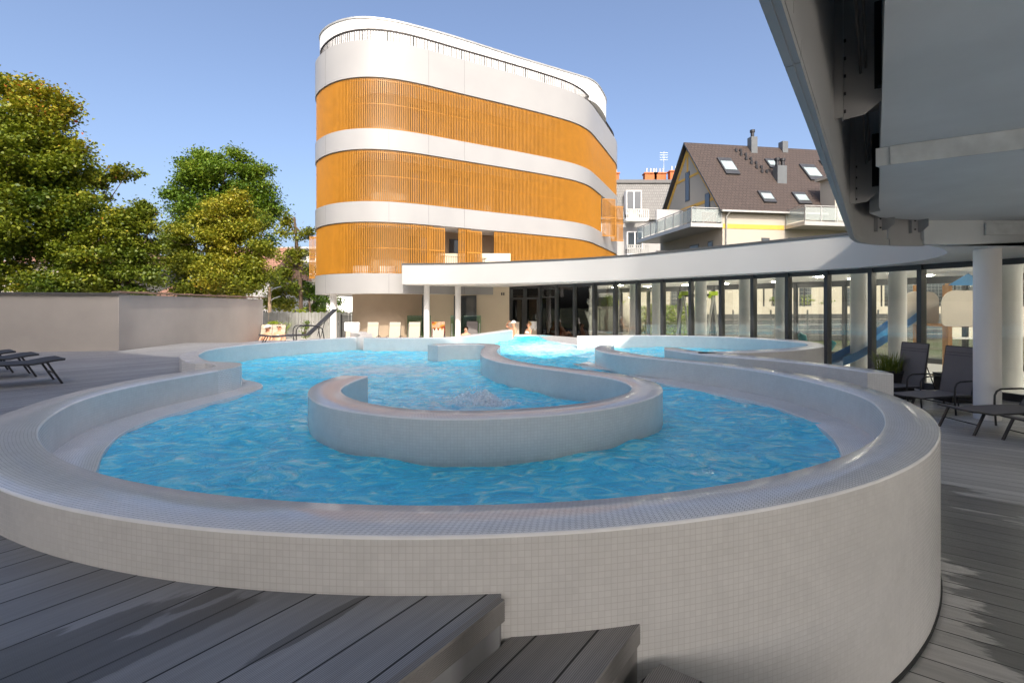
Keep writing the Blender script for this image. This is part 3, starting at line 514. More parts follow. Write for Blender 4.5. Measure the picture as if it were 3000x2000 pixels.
step(0, 0, -.262, -.76, [tuple(a0), tuple(b0), tuple(q0), tuple(q1), tuple(q1 - ed * 4)], 'tread')

# ---------------------------------------------------------------- pool walls
def pool_wall(name, A, B, label, z0=-1.15, n=None, extra=None, base=None, flip=False):
    n = n or max(len(A), len(B)); A, B = resample(A, n), resample(B, n)
    c = (A.mean(0) + B.mean(0)) / 2
    t = thing(name, (c[0], c[1], ZL), label, 'pool wall')
    b = .012
    m = MB(); m.sweep(A, B, [(0, 0, RIM - b), (0, b * .3, RIM - b * .3), (0, b, RIM), (1, b, RIM), (1, b * .3, RIM - b * .3), (1, 0, RIM - b)], 0)
    for fi in list(m.uv):
        zz = [m.v[i][2] for i in m.f[fi]]
        if min(zz) < RIM - 1e-4: m.uv[fi] = [(.0055, .0114)] * len(m.f[fi])
    if extra is not None: extra(m)
    m.build('coping', M['tile_rim'], t, ang=50)
    m = MB(); m.sweep(A, B, [(0, 0, z0), (0, 0, RIM - b), (1, 0, RIM - b), (1, 0, z0)], 0)
    # rows of the vertical faces are measured from the rim down
    for fi, uv in m.uv.items():
        if len(uv) == 4 and len(m.f[fi]) == 4:
            m.uv[fi] = [(u, m.v[vi][2] - RIM + b) if abs(m.v[m.f[fi][0]][2] - m.v[m.f[fi][2]][2]) > .5 else (u, v) for (u, v), vi in zip(uv, m.f[fi])]
    if name != 'island_wall':                          # the side away from the water stays dry
        for fi in range(n - 1): m.m[fi] = 1
    m.build('tiled_face', [M['tile_wet'], M['tile_wall']], t, ang=30)
    if base is not None:
        m = MB(); m.tube([(x, y, base[1]) for x, y in base[0]], .022, 6); m.build('base_seal', M['rubber'], t)
    return t
ro = offset(main_o, .012)
basepts = [p for p in ro if p[0] > .55 and p[1] < 6.3]
def tipfill(m):
    T = D['tip']; m.face([(x, y, RIM) for x, y in T], 0, [(x, y) for x, y in T])
    for i in range(len(T)):
        a, b_ = T[i], T[(i + 1) % len(T)]
        if i in (0, 1, 2, 3, 4, 5, 6, 8, 9, 10, 11, 12, 13, 14):
            L = math.hypot(a[0] - b_[0], a[1] - b_[1])
            m.face([(a[0], a[1], RIM), (b_[0], b_[1], RIM), (b_[0], b_[1], -1.15), (a[0], a[1], -1.15)], 0, [(0, RIM), (L, RIM), (L, -1.15), (0, -1.15)])
pool_wall('pool_wall', main_o, main_i, 'big round white mosaic pool wall curving across the whole front and winding back on the right', n=150, base=(basepts, ZL + .012), extra=tipfill)
pool_wall('pool_wall', D['bul_o'], D['bul_i'], 'rounded mosaic pool wall bulging over the grey deck in front of the black lounger')
pool_wall('island_wall', D['isl_o'], D['isl_i'], 'snaking S-shaped mosaic wall standing free in the water with curled end')
pool_wall('pool_wall', D['mid_r'], D['mid_f'], 'thin mosaic wall running behind the main rim to a square end near grey loungers')
pool_wall('pool_wall', D['spa_o'], D['spa_i'], 'oval mosaic wall of the bubbling spa bay in front of the glazed hall')
ff = np.array([(-3.64, 12.56)] + [tuple(p) for p in D['far_f']])
pool_wall('pool_wall', offset(ff, .30), ff, 'far mosaic pool wall before the beige loungers, half of it sunlit')
pool_wall('hook_wall', D['hook_o'], D['hook_i'], 'small hook-shaped mosaic wall curling up behind the far corner of the pool')

# ---------------------------------------------------------------- water and wet ledges
mid_c = (resample(D['mid_r'], 24) + resample(D['mid_f'], 24)) / 2
spa_c = (resample(D['spa_o'], 60) + resample(D['spa_i'], 60)) / 2
i2 = min(range(len(main_c)), key=lambda i: abs(main_c[i][0] - 2.75) + abs(main_c[i][1] - 7.0))
W = [tuple(p) for p in main_c[2:i2 + 1]]
k3 = min(range(24), key=lambda i: abs(mid_c[i][0] - 3.0) + abs(mid_c[i][1] - 8.0))
W += [tuple(p) for p in mid_c[k3:10:1]] if k3 < 10 else []
W += [(2.95, 7.9), (3.15, 8.35)]
W += [tuple(p) for p in spa_c[::-1]]
W += [(1.75, 13.3), (1.9, 14.9)] + [tuple(p) for p in D['cope_t'][::-1]] + [(.02, 16.6)]
W += [tuple(p) for p in (ff[::-1] + 0)] 
W += [tuple(p) for p in bul_c[::-1]] + [(-4.12, 7.02)]
def inpoly(x, y, P):
    c = False; n = len(P)
    for i in range(n):
        x0, y0 = P[i]; x1, y1 = P[i - 1]
        if (y0 > y) != (y1 > y) and x < (x1 - x0) * (y - y0) / (y1 - y0 + 1e-12) + x0: c = not c
    return c
def water_mesh(P, step=.06):
    bm = bmesh.new()
    vs_ = [bm.verts.new((x, y, ZW)) for x, y in P]; f = bm.faces.new(vs_)
    xs = [p[0] for p in P]; ys = [p[1] for p in P]
    for ax, lo, hi in ((0, min(xs), max(xs)), (1, min(ys), max(ys))):
        s = .075; v = lo + s
        while v < hi:
            co = (v, 0, 0) if ax == 0 else (0, v, 0); no = (1, 0, 0) if ax == 0 else (0, 1, 0)
            bmesh.ops.bisect_plane(bm, geom=bm.verts[:] + bm.edges[:] + bm.faces[:], plane_co=co, plane_no=no, dist=1e-5)
            v += s
    bmesh.ops.recalc_face_normals(bm, faces=bm.faces[:])
    rnd = np.random.RandomState(5)
    K = [(rnd.uniform(3., 21.), rnd.uniform(0, 6.283), rnd.uniform(0, 6.283)) for _ in range(60)]
    for v in bm.verts:
        x, y = v.co.x, v.co.y; h = 0
        for k, a, ph in K:
            h += math.sin(k * (x * math.cos(a) * .75 + 1.2 * y * math.sin(a)) + ph) / k
        calm = 1 - .75 * math.exp(-((x + .2) / 1.5) ** 2 - ((y - 2.6) / .75) ** 2)      # sheltered water in front of the island
        v.co.z += .020 * h * calm
    if bm.faces and sum(f.normal.z for f in bm.faces) < 0:
        bmesh.ops.reverse_faces(bm, faces=bm.faces[:])
    me = bpy.data.meshes.new('water'); bm.to_mesh(me); bm.free()
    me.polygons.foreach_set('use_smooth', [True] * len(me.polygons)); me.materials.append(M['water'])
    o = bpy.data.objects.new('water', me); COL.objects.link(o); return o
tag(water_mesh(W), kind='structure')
def ledge(name, edge, wallpts, label):
    m = MB(); n = 40; A = resample(edge, n); B = resample(wallpts, n)
    z = ZW + .03
    m.sweep(A, B, [(0, 0, ZW - .25), (0, 0, z - .008), (0, .012, z), (1, -.05, z + .006)], 0)
    return tag(m.build(name, M['tile_rim'], ang=40), label, 'pool ledge')
mi = [tuple(p) for p in main_i]
def near(p): return min(range(len(mi)), key=lambda i: (mi[i][0] - p[0]) ** 2 + (mi[i][1] - p[1]) ** 2)
L = [tuple(p) for p in D['led_l']]; tail = [(-2.55, 3.02), (-2.3, 2.75), (-2.05, 2.52)]
ja = near(tail[-1]); wl = mi[2:ja + 1]
ledge('wet_ledge', [(-4.05, 7.45)] + L + tail, [(-3.75, 7.05)] + wl, 'shallow white mosaic ledge between curved wall and water on the left')
Rr = [tuple(p) for p in D['led_r']]; tail = [(2.42, 3.68), (2.2, 3.3), (1.95, 2.95)]
jb = near((2.05, 9.0)); jc = near(tail[-1])
wr = mi[jc:near((1.62, 9.2)) + 1][::-1]
hk = [(1.47, 9.6), (1.28, 9.35), (1.22, 9.0), (1.42, 8.55), (1.75, 8.05)]
ledge('wet_ledge', (hk + Rr + tail)[::-1], wr[::-1], 'shallow white mosaic ledge along the right wall, curling round its hooked end')
m = MB(); A = resample(D['cope_t'], 30); B = resample(D['cope_b'], 30)
m.sweep(B, A, [(0, 0, ZW - .2), (0, 0, ZW + .02), (0, .012, ZW + .03), (1, 0, ZW + .03), (1, 0, ZW - .7)], 0)
tag(m.build('overflow_edge', M['tile_rim'], ang=40), 'sunlit white overflow edge at the far end of the pool below the sunbathers', 'pool edge')
# fountain of air bubbles inside the island
rnd = np.random.RandomState(11); m = MB()
cx, cy = at(1385, 1200, ZW)
cy += .35
def blob(m, c, r):
    k = len(m.v)
    for (x, y, z) in ((1, 0, 0), (-1, 0, 0), (0, 1, 0), (0, -1, 0), (0, 0, 1), (0, 0, -1)): m.v.append((c[0] + x * r, c[1] + y * r, c[2] + z * r))
    for q in ((0, 2, 4), (2, 1, 4), (1, 3, 4), (3, 0, 4), (2, 0, 5), (1, 2, 5), (3, 1, 5), (0, 3, 5)): m.f.append(tuple(k + i for i in q)); m.m.append(0)
def mound(cx, cy, rx, ry, h, n1=36, n2=12):
    def p(i, j):
        a = 6.283 * i / n1; f = j / n2; w_ = 1 + .15 * math.sin(3 * a + cx) + .08 * math.sin(5 * a)
        z = h * (1 - f * f) ** 2 * (1 + .16 * math.sin(4 * a + 6 * f) + .10 * math.sin(7 * a - 5 * f)) + .010 * math.sin(5 * a + 11 * f) * (1 - f)
        return (cx + rx * f * w_ * math.cos(a), cy + ry * f * w_ * math.sin(a), ZW - .015 + max(0, z))
    for i in range(n1):
        for j in range(n2): m.face([p(i, j), p(i, j + 1), p(i + 1, j + 1), p(i + 1, j)])
for k in range(9):
    mound(cx + rnd.normal(0, .20), cy + rnd.normal(0, .10), rnd.uniform(.18, .34), rnd.uniform(.12, .22), rnd.uniform(.05, .13))
for i in range(500):
    a = rnd.uniform(0, 6.283); q = abs(rnd.normal(0, .26)); x = cx + q * math.cos(a) * 1.25; y = cy + q * math.sin(a) * .6
    blob(m, (x, y, ZW + rnd.uniform(.2, 1.2) * (.15 * math.exp(-(q / .26) ** 2) + .02)), rnd.uniform(.002, .006))
for (sx, sy, n) in ((at(1810, 1015, ZW) + (.8,)), (at(2000, 1006, ZW) + (.6,))): mound(sx, sy + .2, .5 * n, .35 * n, .13 * n)
tag(m.build('splash', M['foam'], smooth=True, ang=180), 'white bubbling spray of the massage jets', 'spray', kind='stuff')
# small skimmer grate by the hooked ledge
m = MB(); x, y = at(1703, 1073, ZW)
for k in range(4): m.box((x - .10 + k * .06, y + .015 * k, ZW + .034), (.035, .20, .008), .25)
tag(m.build('skimmer_grate', M['galv']), 'small dark grate in the ledge by the hooked wall', 'grate')

# ================================================================ HOTEL TOWER with orange slats
TZ = dict(top=11.88, s1t=10.37, s1b=8.26, s2t=7.42, s2b=5.28, s3t=4.445, s3b=2.33, sof=1.51)
tf = [(922, 281.3), (930, 268), (947, 252.2), (969, 240.2), (1014, 226.8), (1080, 221.9), (1148, 227.7), (1237, 245.5), (1326, 267.9), (1416, 289.3), (1505, 310.3), (1594, 332.6), (1684, 357.1), (1729, 381), (1749, 407), (1768, 429.5), (1787, 454.4), (1806, 479.3)]
tp = [((x - 1500) / F * (9.4 * F / (HZ - y)), 9.4 * F / (HZ - y)) for x, y in tf]
tp = smooth(resample(tp, step=.2), 14)
full = np.r_[[(-7.6, 35.5), (-8.3, 30), (-9.0, 24.6), (-9.13, 23.2)], tp, [(7.2, 34.0), (7.2, 35.0), (6.6, 35.9), (5, 36.3)]]
full = smooth(resample(full, step=.12), 10)
tower = thing('hotel_building', (-1, 26, -.77), 'curved white hotel block with bands of orange vertical slats on three storeys', 'building')
outl = [tuple(p) for p in full]
ins = lambda d: [tuple(p) for p in offset(full, d)]
core = smooth(offset(full, 1.6), 30)
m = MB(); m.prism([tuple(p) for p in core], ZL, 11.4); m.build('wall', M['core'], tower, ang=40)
for za, zb, thick in ((TZ['s1t'], TZ['top'], .35), (TZ['s2t'], TZ['s1b'], .3), (TZ['s3t'], TZ['s2b'], .3), (TZ['sof'], TZ['s3b'], .3)):
    m = MB(); A = full; B = offset(full, .12)
    m.sweep(A, B, [(0, 0, za), (0, 0, zb), (1, 0, zb), (1, 0, za), (0, 0, za)], 0)
    al = arclen(full)
    for sx in (1080,):
        i = int(np.argmin([abs(1500 + F * p[0] / p[1] - sx) + (0 if p[1] < 30 else 999) for p in full]))
        for di in (0, 26, 70, 96, 110, 124):
            if i + di < len(full) - 2:
                p, q = full[i + di], full[i + di + 1]; tt = (q - p) / np.hypot(*(q - p)); nn = np.array((tt[1], -tt[0]))
                m.box((p[0] + nn[0] * .001, p[1] + nn[1] * .001, (za + zb) / 2), (.012, .006, zb - za - .002), math.atan2(tt[1], tt[0]), 1)
    m.uv = {}
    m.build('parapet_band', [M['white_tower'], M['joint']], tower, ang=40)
    m = MB(); m.prism(ins(.12), za + .02, za + thick); m.build('floor_slab', M['white_in'], tower, ang=40)
# slat screens
al = arclen(full); N = len(full)
pxs = np.array([1500 + F * p[0] / p[1] for p in full])
front = np.where((full[:, 1] < 33.4) & (al > al[0] + 11))[0]
def arc_at(px):      # arc length of the visible front at a given bearing
    a, b = front[0], front[-1]
    i = a + int(np.argmin(abs(pxs[a:b + 1] - px))); return al[i]
def slats(m, s0, s1, z0, z1, inset=.07, pitch=.0775):
    n = int((s1 - s0) / pitch)
    for i in range(n + 1):
        s = s0 + i * pitch
        x = np.interp(s, al, full[:, 0]); y = np.interp(s, al, full[:, 1])
        x2 = np.interp(s + .05, al, full[:, 0]); y2 = np.interp(s + .05, al, full[:, 1])
        a = math.atan2(y2 - y, x2 - x); nx, ny = -math.sin(a), math.cos(a)
        m.box((x + nx * inset, y + ny * inset, (z0 + z1) / 2), (.034, .052, z1 - z0), a)
def rail(m, s0, s1, z, inset=.10, w=.03, h=.03):
    ss = np.linspace(s0, s1, max(2, int((s1 - s0) / .3)))
    p = [(np.interp(s, al, full[:, 0]), np.interp(s, al, full[:, 1])) for s in ss]
    q = offset(p, inset)
    for a, b in zip(q[:-1], q[1:]): m.bar((a[0], a[1], z), (b[0], b[1], z), w, h)
sA, sB = al[front[0]] - 9.0, al[front[-1]] + .8
for z0, z1, segs in ((TZ['s1b'], TZ['s1t'], [(sA, sB)]), (TZ['s2b'], TZ['s2t'], [(sA, arc_at(1764)), (arc_at(1803), sB)]),
                     (TZ['s3b'], TZ['s3t'], [(sA, arc_at(1272)), (arc_at(1345), arc_at(1384)), (arc_at(1448), sB)])):
    for s0, s1 in segs:
        m = MB(); slats(m, s0, s1, z0 + .02, z1 - .03)
        for z in (z0 + .05, (z0 + z1) / 2, z1 - .10): rail(m, s0, s1, z)
        m.build('slat_screen', M['orange'], tower, smooth=False)
def shutter(s, ang, L, z0, z1, solid=False):
    x = np.interp(s, al, full[:, 0]); y = np.interp(s, al, full[:, 1])
    m = MB(); n = int(L / .0775); ca, sa = math.cos(ang), math.sin(ang)
    for i in range(n + 1):
        d = i * .0775; m.box((x + ca * d, y + sa * d, (z0 + z1) / 2), (.034, .052, z1 - z0 - .1), ang)
    for z in (z0 + .07, (z0 + z1) / 2, z1 - .07): m.bar((x, y, z), (x + ca * L, y + sa * L, z), .03, .05)
    if solid: m.box((x + ca * L, y + sa * L, (z0 + z1) / 2), (.03, .07, z1 - z0 - .06), ang)
    m.build('open_shutter', M['orange'], tower, smooth=False)
for px in (1300, 1411):
    s = arc_at(px); shutter(s, R(-160), .75, TZ['s3b'] + .03, TZ['s3t'] - .05, True); shutter(s, R(-152), .70, TZ['s3b'] + .03, TZ['s3t'] - .05, True)
shutter(arc_at(1766), R(14), .80, TZ['s2b'] - .25, TZ['s2t'] - .1); shutter(arc_at(1790), R(12), .85, TZ['s2b'] - .25, TZ['s2t'] - .1)
m = MB()
for k in range(12):
    m.box((-9.2 - k * .072, 24.4 + k * .02, (TZ['s3b'] + TZ['s3t']) / 2), (.034, .05, 2.1), .3)
for z in (TZ['s3b'] + .08, 3.4, TZ['s3t'] - .1): m.bar((-9.2, 24.4, z), (-9.99, 24.62, z), .04, .05)
m.build('open_shutter', M['orange'], tower, smooth=False)
# windows on the recessed wall, balcony railings in the two gaps
ca = arclen(core)
def corewin(px, w, z0, z1, frame=True):
    fr = [i for i in range(len(core)) if core[i][1] < 30]
    i = min(fr, key=lambda i: abs(1500 + F * core[i][0] / core[i][1] - px)); p = core[i]; t = core[min(i + 3, len(core) - 1)] - core[i - 3]; a = math.atan2(t[1], t[0])
    nx, ny = math.sin(a), -math.cos(a)
    m = MB(); m.box((p[0] + nx * .02, p[1] + ny * .02, (z0 + z1) / 2), (w + .14, .08, z1 - z0 + .1), a); o = m.build('window', M['anthr'], tower)
    m = MB(); m.box((p[0] + nx * .065, p[1] + ny * .065, (z0 + z1) / 2), (w, .01, z1 - z0), a); m.build('pane', M['panes'], o)
for zb, zt in ((TZ['s1b'], TZ['s1t']), (TZ['s2b'], TZ['s2t']), (TZ['s3b'], TZ['s3t'])):
    for px, w_ in ((1030, 1.0), (1225, .8), (1345, .9), (1480, 1.0), (1600, 1.0)): corewin(px, w_, zb - .3, zt - .35)
m = MB(); s0, s1 = arc_at(1260), arc_at(1460)
for s in np.arange(s0, s1, .11):
    x = np.interp(s, al, full[:, 0]); y = np.interp(s, al, full[:, 1]); m.box((x - .08, y + .14, TZ['s3b'] + .42), (.014, .014, .84))
rail(m, s0, s1, TZ['s3b'] + .84, .16, .035, .02); m.build('balcony_railing', M['anthr'], tower, smooth=False)
# roof terrace railing and the set-back penthouse ring
m = MB(); s0, s1 = sA, sB
for i, s in enumerate(np.arange(s0, s1, .125)):
    x = np.interp(s, al, full[:, 0]); y = np.interp(s, al, full[:, 1]); x2 = np.interp(s + .05, al, full[:, 0]); y2 = np.interp(s + .05, al, full[:, 1])
    a = math.atan2(y2 - y, x2 - x); wd = .055 if i % 9 == 0 else .030
    m.box((x - math.sin(a) * .22, y + math.cos(a) * .22, TZ['top'] + .2), (wd, .02, .66), a)
rail(m, s0, s1, TZ['top'] + .54, .22, .05, .07); m.build('roof_railing', M['rail'], tower, smooth=False)
pt = [(931, 111.6), (940, 92), (969, 69), (1014, 53.6), (1058, 48.2), (1148, 58), (1237, 80.4), (1326, 105), (1416, 134), (1505, 163), (1594, 189.7), (1684, 216.5), (1737, 232), (1755, 250), (1773, 281), (1778, 294.6)]
pp = [((x - 1500) / F * (12.45 * F / (HZ - y)), 12.45 * F / (HZ - y)) for x, y in pt]
pp = np.r_[[(-7.6, 31), (-8.6, 27), (-9.05, 24.4)], pp, [(5.8, 31.4), (5.2, 32.4), (4, 32.8)]]; pp = smooth(resample(pp, step=.2), 8)
m = MB(); m.prism([tuple(p) for p in pp], 12.25, 13.36); m.build('penthouse_roof', M['white_in'], tower, ang=40)
m = MB(); m.prism([tuple(p) for p in offset(pp, -.035)], 13.363, 13.44); m.build('roof_edge', M['galv'], tower, ang=40)
m = MB(); m.prism([tuple(p) for p in smooth(offset(pp, .9), 10)], 11.4, 12.24); m.build('penthouse_wall', M['white_in'], tower, ang=40)
# columns under the tower
for px, z in ((977, 21.6), (1060, 25.5)):
    m = MB(); m.cyl(((px - 1500) / F * z, z), .135, ZL, TZ['sof'] + .02, 24); m.build('column', M['white_in'], tower)
# things on the balconies, seen between the slats
def balcony_chair(px, d, z, label, towel):
    p = atd(px, 500, d); t = thing('balcony_chair', (p.x, p.y, z), label, 'chair', 'chairs on the slatted balconies')
    m = MB()
    for sx in (-.27, .27):
        for sy in (-.25, .25): m.box((p.x + sx, p.y + sy, z + .28), (.05, .05, .56))
    m.box((p.x, p.y, z + .36), (.6, .55, .05)); m.build('frame', M['wood'], t)
    m = MB(); m.box((p.x, p.y + .26, z + .62), (.58, .05, .5)); m.build('backrest', M['wood'], t)
    if towel:
        m = MB(); A = [(p.x - .33 + .066 * i, p.y - .31 + .02 * math.sin(i * 1.9)) for i in range(11)]
        m.sweep(A, [(a, b + .62) for a, b in A], [(0, 0, z + .12), (0, .01, z + .86), (1, .01, z + .86), (1, 0, z + .2)], 0); m.uv = {}
        tag(m.build('towel', M['towel']), 'white towel over the %s balcony chair on the lowest slatted floor' % towel, 'towel', 'towels over balcony chairs')
balcony_chair(1062, 21.35, TZ['s3b'] - .5, 'left of two towel-covered chairs behind the lowest orange slats', 'left')
balcony_chair(1138, 21.5, TZ['s3b'] - .5, 'right of two towel-covered chairs behind the lowest orange slats', 'right')
balcony_chair(1062, 21.4, TZ['s2b'] - .4, 'high-backed wooden balcony chair behind the middle band of slats, at left', None)
balcony_chair(1165, 21.7, TZ['s2b'] - .5, 'low wooden balcony chair behind the middle band of slats, at right', None)

# ================================================================ POOL HALL (glazed wing)
hall = thing('pool_hall', (2, 20, -.77), 'long curved glazed pool hall with deep white fascia joining the hotel block', 'building')
fz = [(1178, 832.5), (1328, 832), (1447, 830), (1596, 827), (1700, 824.3), (1850, 819.2), (2019, 810.3), (2210, 800), (2380, 791), (2480, 786.6), (2590, 777), (2701, 764), (2756, 752), (2784, 740), (2767, 729.7), (2741, 723), (2710, 717.6)]
fc = [((x - 1500) / F * ((ZC - EYE) * F / (HZ - y)), (ZC - EYE) * F / (HZ - y)) for x, y in fz]
fc = smooth(resample(fc, step=.15), 12)
gl = [(1499, 840), (1598, 835), (1689, 830.7), (1806, 825), (1947, 818), (2116, 810.5), (2214, 805), (2480, 789.4), (2555, 785), (2701, 775), (2853, 765), (3000, 755)]
gc = [((x - 1500) / F * ((ZC - EYE) * F / (HZ - y)), (ZC - EYE) * F / (HZ - y)) for x, y in gl]
gc = np.r_[gc, [(9.75, 8.0), (10.0, 7.0), (10.1, 5.5), (10.1, 3), (10.1, 0)]]
gc = smooth(resample(gc, step=.2), 14)
rear = smooth(offset(gc[:-10], 5.6), 20)
FT = 2.63
roofp = [tuple(p) for p in fc] + [(6.3, 7.32), (7.5, 7.28), (16, 7.28), (16, 14), (14.5, 17)] + [tuple(p) for p in rear[rear[:, 0] > 4.2][::-1][::3]] + [(3.6, 27.6), (-4.47, 26)]
m = MB(); m.prism(roofp, ZC, FT, 0, 0, 1); m.build('fascia', [M['white'], M['white_in']], hall, ang=40)
m = MB(); q = offset(fc, -.02); m.prism([tuple(p) for p in q] + [tuple(p) for p in offset(fc, .35)[::-1]], FT + .002, FT + .06); m.build('roof_cap', M['capdark'], hall, ang=40)
# glazing: mullions every metre, with panes
gcr = resample(gc, step=.985); gl_n = len(gcr)
frm = MB()
def seg(m, a, b, z, w, h): m.bar((a[0], a[1], z), (b[0], b[1], z), w, h)
for a, b in zip(gcr[:-1], gcr[1:]):
    m = MB(); seg(m, a, b, ZC - .055, .10, .11); m.build('transom', M['anthr'], hall); m = MB(); seg(m, a, b, ZL + .07, .10, .14); m.build('sill', M['anthr'], hall)
    d = (b - a) / np.hypot(*(b - a)); n_ = np.array((-d[1], d[0]))
    a2, b2 = a + d * .03, b - d * .03
    m = MB(); m.bar((a2[0], a2[1], (ZL + ZC) / 2 + .02), (b2[0], b2[1], (ZL + ZC) / 2 + .02), .012, ZC - ZL - .26); m.build('pane', M['glass'], hall)
for i, a in enumerate(gcr):
    j = min(i + 1, gl_n - 1); d = gcr[j] - gcr[max(0, i - 1)]; an = math.atan2(d[1], d[0])
    m = MB(); m.box((a[0], a[1], (ZL + ZC) / 2), (.085, .20, ZC - ZL), an); m.build('mullion', M['anthr'], hall)
# the door leaf and the tilted fanlight in the first bays
for i, nm in ((0, 'door'), (1, 'door')):
    a, b = gcr[i], gcr[i + 1]; d = (b - a) / np.hypot(*(b - a)); a2 = a + d * .06 + np.array((-d[1], d[0])) * -.07
    c = a2 + d * .42
    m = MB(); an = math.atan2(d[1], d[0])
    for off, wd in ((.03, .07), (.82, .07)): p = a2 + d * off; m.box((p[0], p[1], ZL + 1.05), (wd, .06, 2.1), an)
    for z in (ZL + 2.1, ZL + .1): m.box((c[0], c[1], z), (.86, .06, .09), an)
    dr = m.build('door', M['anthr'], hall); m = MB(); p = a2 + d * .10; m.box((p[0] + .06, p[1] - .06, ZL + 1.05), (.03, .05, .32), an); m.build('handle', M['black'], dr)
a, b = gcr[2], gcr[3]; m = MB()
for z0, z1, dy in ((ZC - .16, ZC - .5, -.2),):
    for s in (0, 1):
        p = a + (b - a) * (.1 if s == 0 else .88); m.bar((p[0], p[1], z0), (p[0], p[1] + dy, z1), .05, .05)
    p, q = a + (b - a) * .1, a + (b - a) * .88; m.bar((p[0], p[1] + dy, z1), (q[0], q[1] + dy, z1), .05, .05); m.bar((p[0], p[1], z0), (q[0], q[1], z0), .05, .05)
m.build('tilted_fanlight', M['anthr'], hall)
# rear glazing, inner columns, floor, beige wall of the porch
rr_ = resample(rear, step=1.6)
for i, (a, b) in enumerate(zip(rr_[:-1], rr_[1:])):
    m = MB(); seg(m, a, b, ZC - .1, .10, .2); seg(m, a, b, ZL + .1, .1, .16)
    d = (b - a); m.box((a[0], a[1], (ZL + ZC) / 2), (.10, .16, ZC - ZL), math.atan2(d[1], d[0])); m.build('rear_frame', M['anthr'], hall)
    m = MB(); m.bar((a[0], a[1], (ZL + ZC) / 2), (b[0], b[1], (ZL + ZC) / 2), .012, ZC - ZL - .3); m.build('rear_pane', M['glass'], hall)
m = MB(); m.prism([tuple(p) for p in gc[::2]] + [tuple(p) for p in rear[::-2]], ZL + .004, ZL + .03); m.build('hall_floor', M['white_in'], hall)
ic = offset(gc, 1.5); ia = arclen(ic)
for px in (1724, 1858, 1921, 2054, 2174, 2299, 2509, 2623, 2967):
    i = min(range(len(ic) - 12), key=lambda i: abs(1500 + F * ic[i][0] / max(ic[i][1], .1) - px))
    m = MB(); m.cyl(ic[i], .19, ZL + .03, ZC - .002, 24); m.build('inner_column', M['white_in'], hall)
for x, y, r in ((7.4, 7.76, .165), (-.001 + (1250 - 1500) / F * 21.1, 21.1, .125), ((1341.5 - 1500) / F * 21.4, 21.4, .125)):
    m = MB(); m.cyl((x, y), r, ZL, ZC - .002, 32); m.build('column', M['white_in'], hall)
m = MB(); m.bx(-7.1, -.07, 22.8, 23.05, ZL, 3.4); m.bx(-7.1, -6.9, 23.05, 27, ZL, 3.4); m.build('porch_wall', M['beige'], hall)
for x0, x1, y0 in ((1203, 1246, 865), (1330, 1396, 866)):
    a = atd(x0, y0, 22.79); b = atd(x1, y0, 22.79)
    m = MB(); m.bx(a.x, b.x, 22.74, 22.81, a.z - 1.75, a.z); wn_ = m.build('window', M['anthr'], hall)
    m = MB(); m.bx(a.x + .09, b.x - .09, 22.73, 22.739, a.z - 1.66, a.z - .09); m.build('pane', M['panes'], wn_)
for x0, x1 in ((1193, 1262), (1320, 1409)):
    a = atd(x0, 924, 22.1); b = atd(x1, 924, 22.1)
    m = MB(); m.bx(a.x, b.x, 22.09, 22.105, ZL + .12, a.z); m.build('glass_screen', M['glass_green'], hall)
    for x in (a.x + .06, b.x - .06): m = MB(); m.box((x, 22.1, ZL + .5), (.04, .06, 1.0)); m.build('screen_post', M['steel'], hall)
for px, py in ((1224.5, 841.5), (1470, 861), (1476, 861)):
    p = atd(px, py, 22.76); m = MB(); m.box((p.x, 22.77, p.z), (.055, .06, .12)); m.build('wall_lamp', M['anthr'], hall)
for i in range(3, len(ic) - 14, 9):
    q = offset(gc, 2.4)[i]; q2 = offset(gc, 4.3)[i]
    for c in (q, q2):
        m = MB(); m.cyl((c[0], c[1]), .13, ZC - .022, ZC - .001, 16); m.build('ceiling_lamp', M['lamp'], hall)
m = MB(); m.prism([(-.05, 23.06), (.05, 23.06), (.05, 25.2), (2.2, 25.2), (3.2, 24.2), (3.3, 24.35), (2.3, 25.35), (-.05, 25.35)], ZL + .03, ZC - .002); m.build('inner_wall', M['white_in'], hall)
for c in ((.5, 24.1), (1.3, 24.3), (1.9, 24.6), (1.2, 22.6)):  # extra lamps added to brighten the dark left bays
    zl = TZ['sof'] - .002 if c[1] > 23.4 else ZC - .001
    m = MB(); m.cyl((c[0], c[1]), .13, zl - .02, zl, 16); m.build('ceiling_lamp', M['lamp'], hall)

# ================================================================ HOTEL WING OVERHEAD (the storeys above the viewer)
over = thing('overhanging_building', (4, 5, 1.8), 'grey underside and bolted cladding skirt of the building overhanging at top right', 'building')
skx = [(2222, 0), (2350, 329), (2430, 540), (2480, 675), (2490, 700), (2510, 712), (2560, 718), (2620, 721), (2700, 722)]
sk_ = [((x - 1500) / F * ((ZC - .02 - EYE) * F / (HZ - y)), (ZC - .02 - EYE) * F / (HZ - y)) for x, y in skx]
dirn = np.array((.588, .809)); s0_ = np.array(sk_[0])
skl = np.r_[[s0_ - dirn * 10.4, s0_ - dirn * 5.0], sk_]; skl = smooth(resample(skl, step=.06), 6)
ZS = ZC - .02
sl_ = arclen(skl)
def sk_at(s): return np.array((np.interp(s, sl_, skl[:, 0]), np.interp(s, sl_, skl[:, 1])))
def sk_seg(sa, sb, n=None): return np.array([sk_at(s) for s in np.linspace(sa, sb, n or max(4, int((sb - sa) / .06)))])
slit = sl_[-1] - .60
panels = []; s = sl_[-1]
cuts = [0, 4.4, 6.9, 9.0, 10.9, 12.7, 14.3, slit - .006]
cuts = [c for c in cuts if c < slit - .5] + [slit - .006]
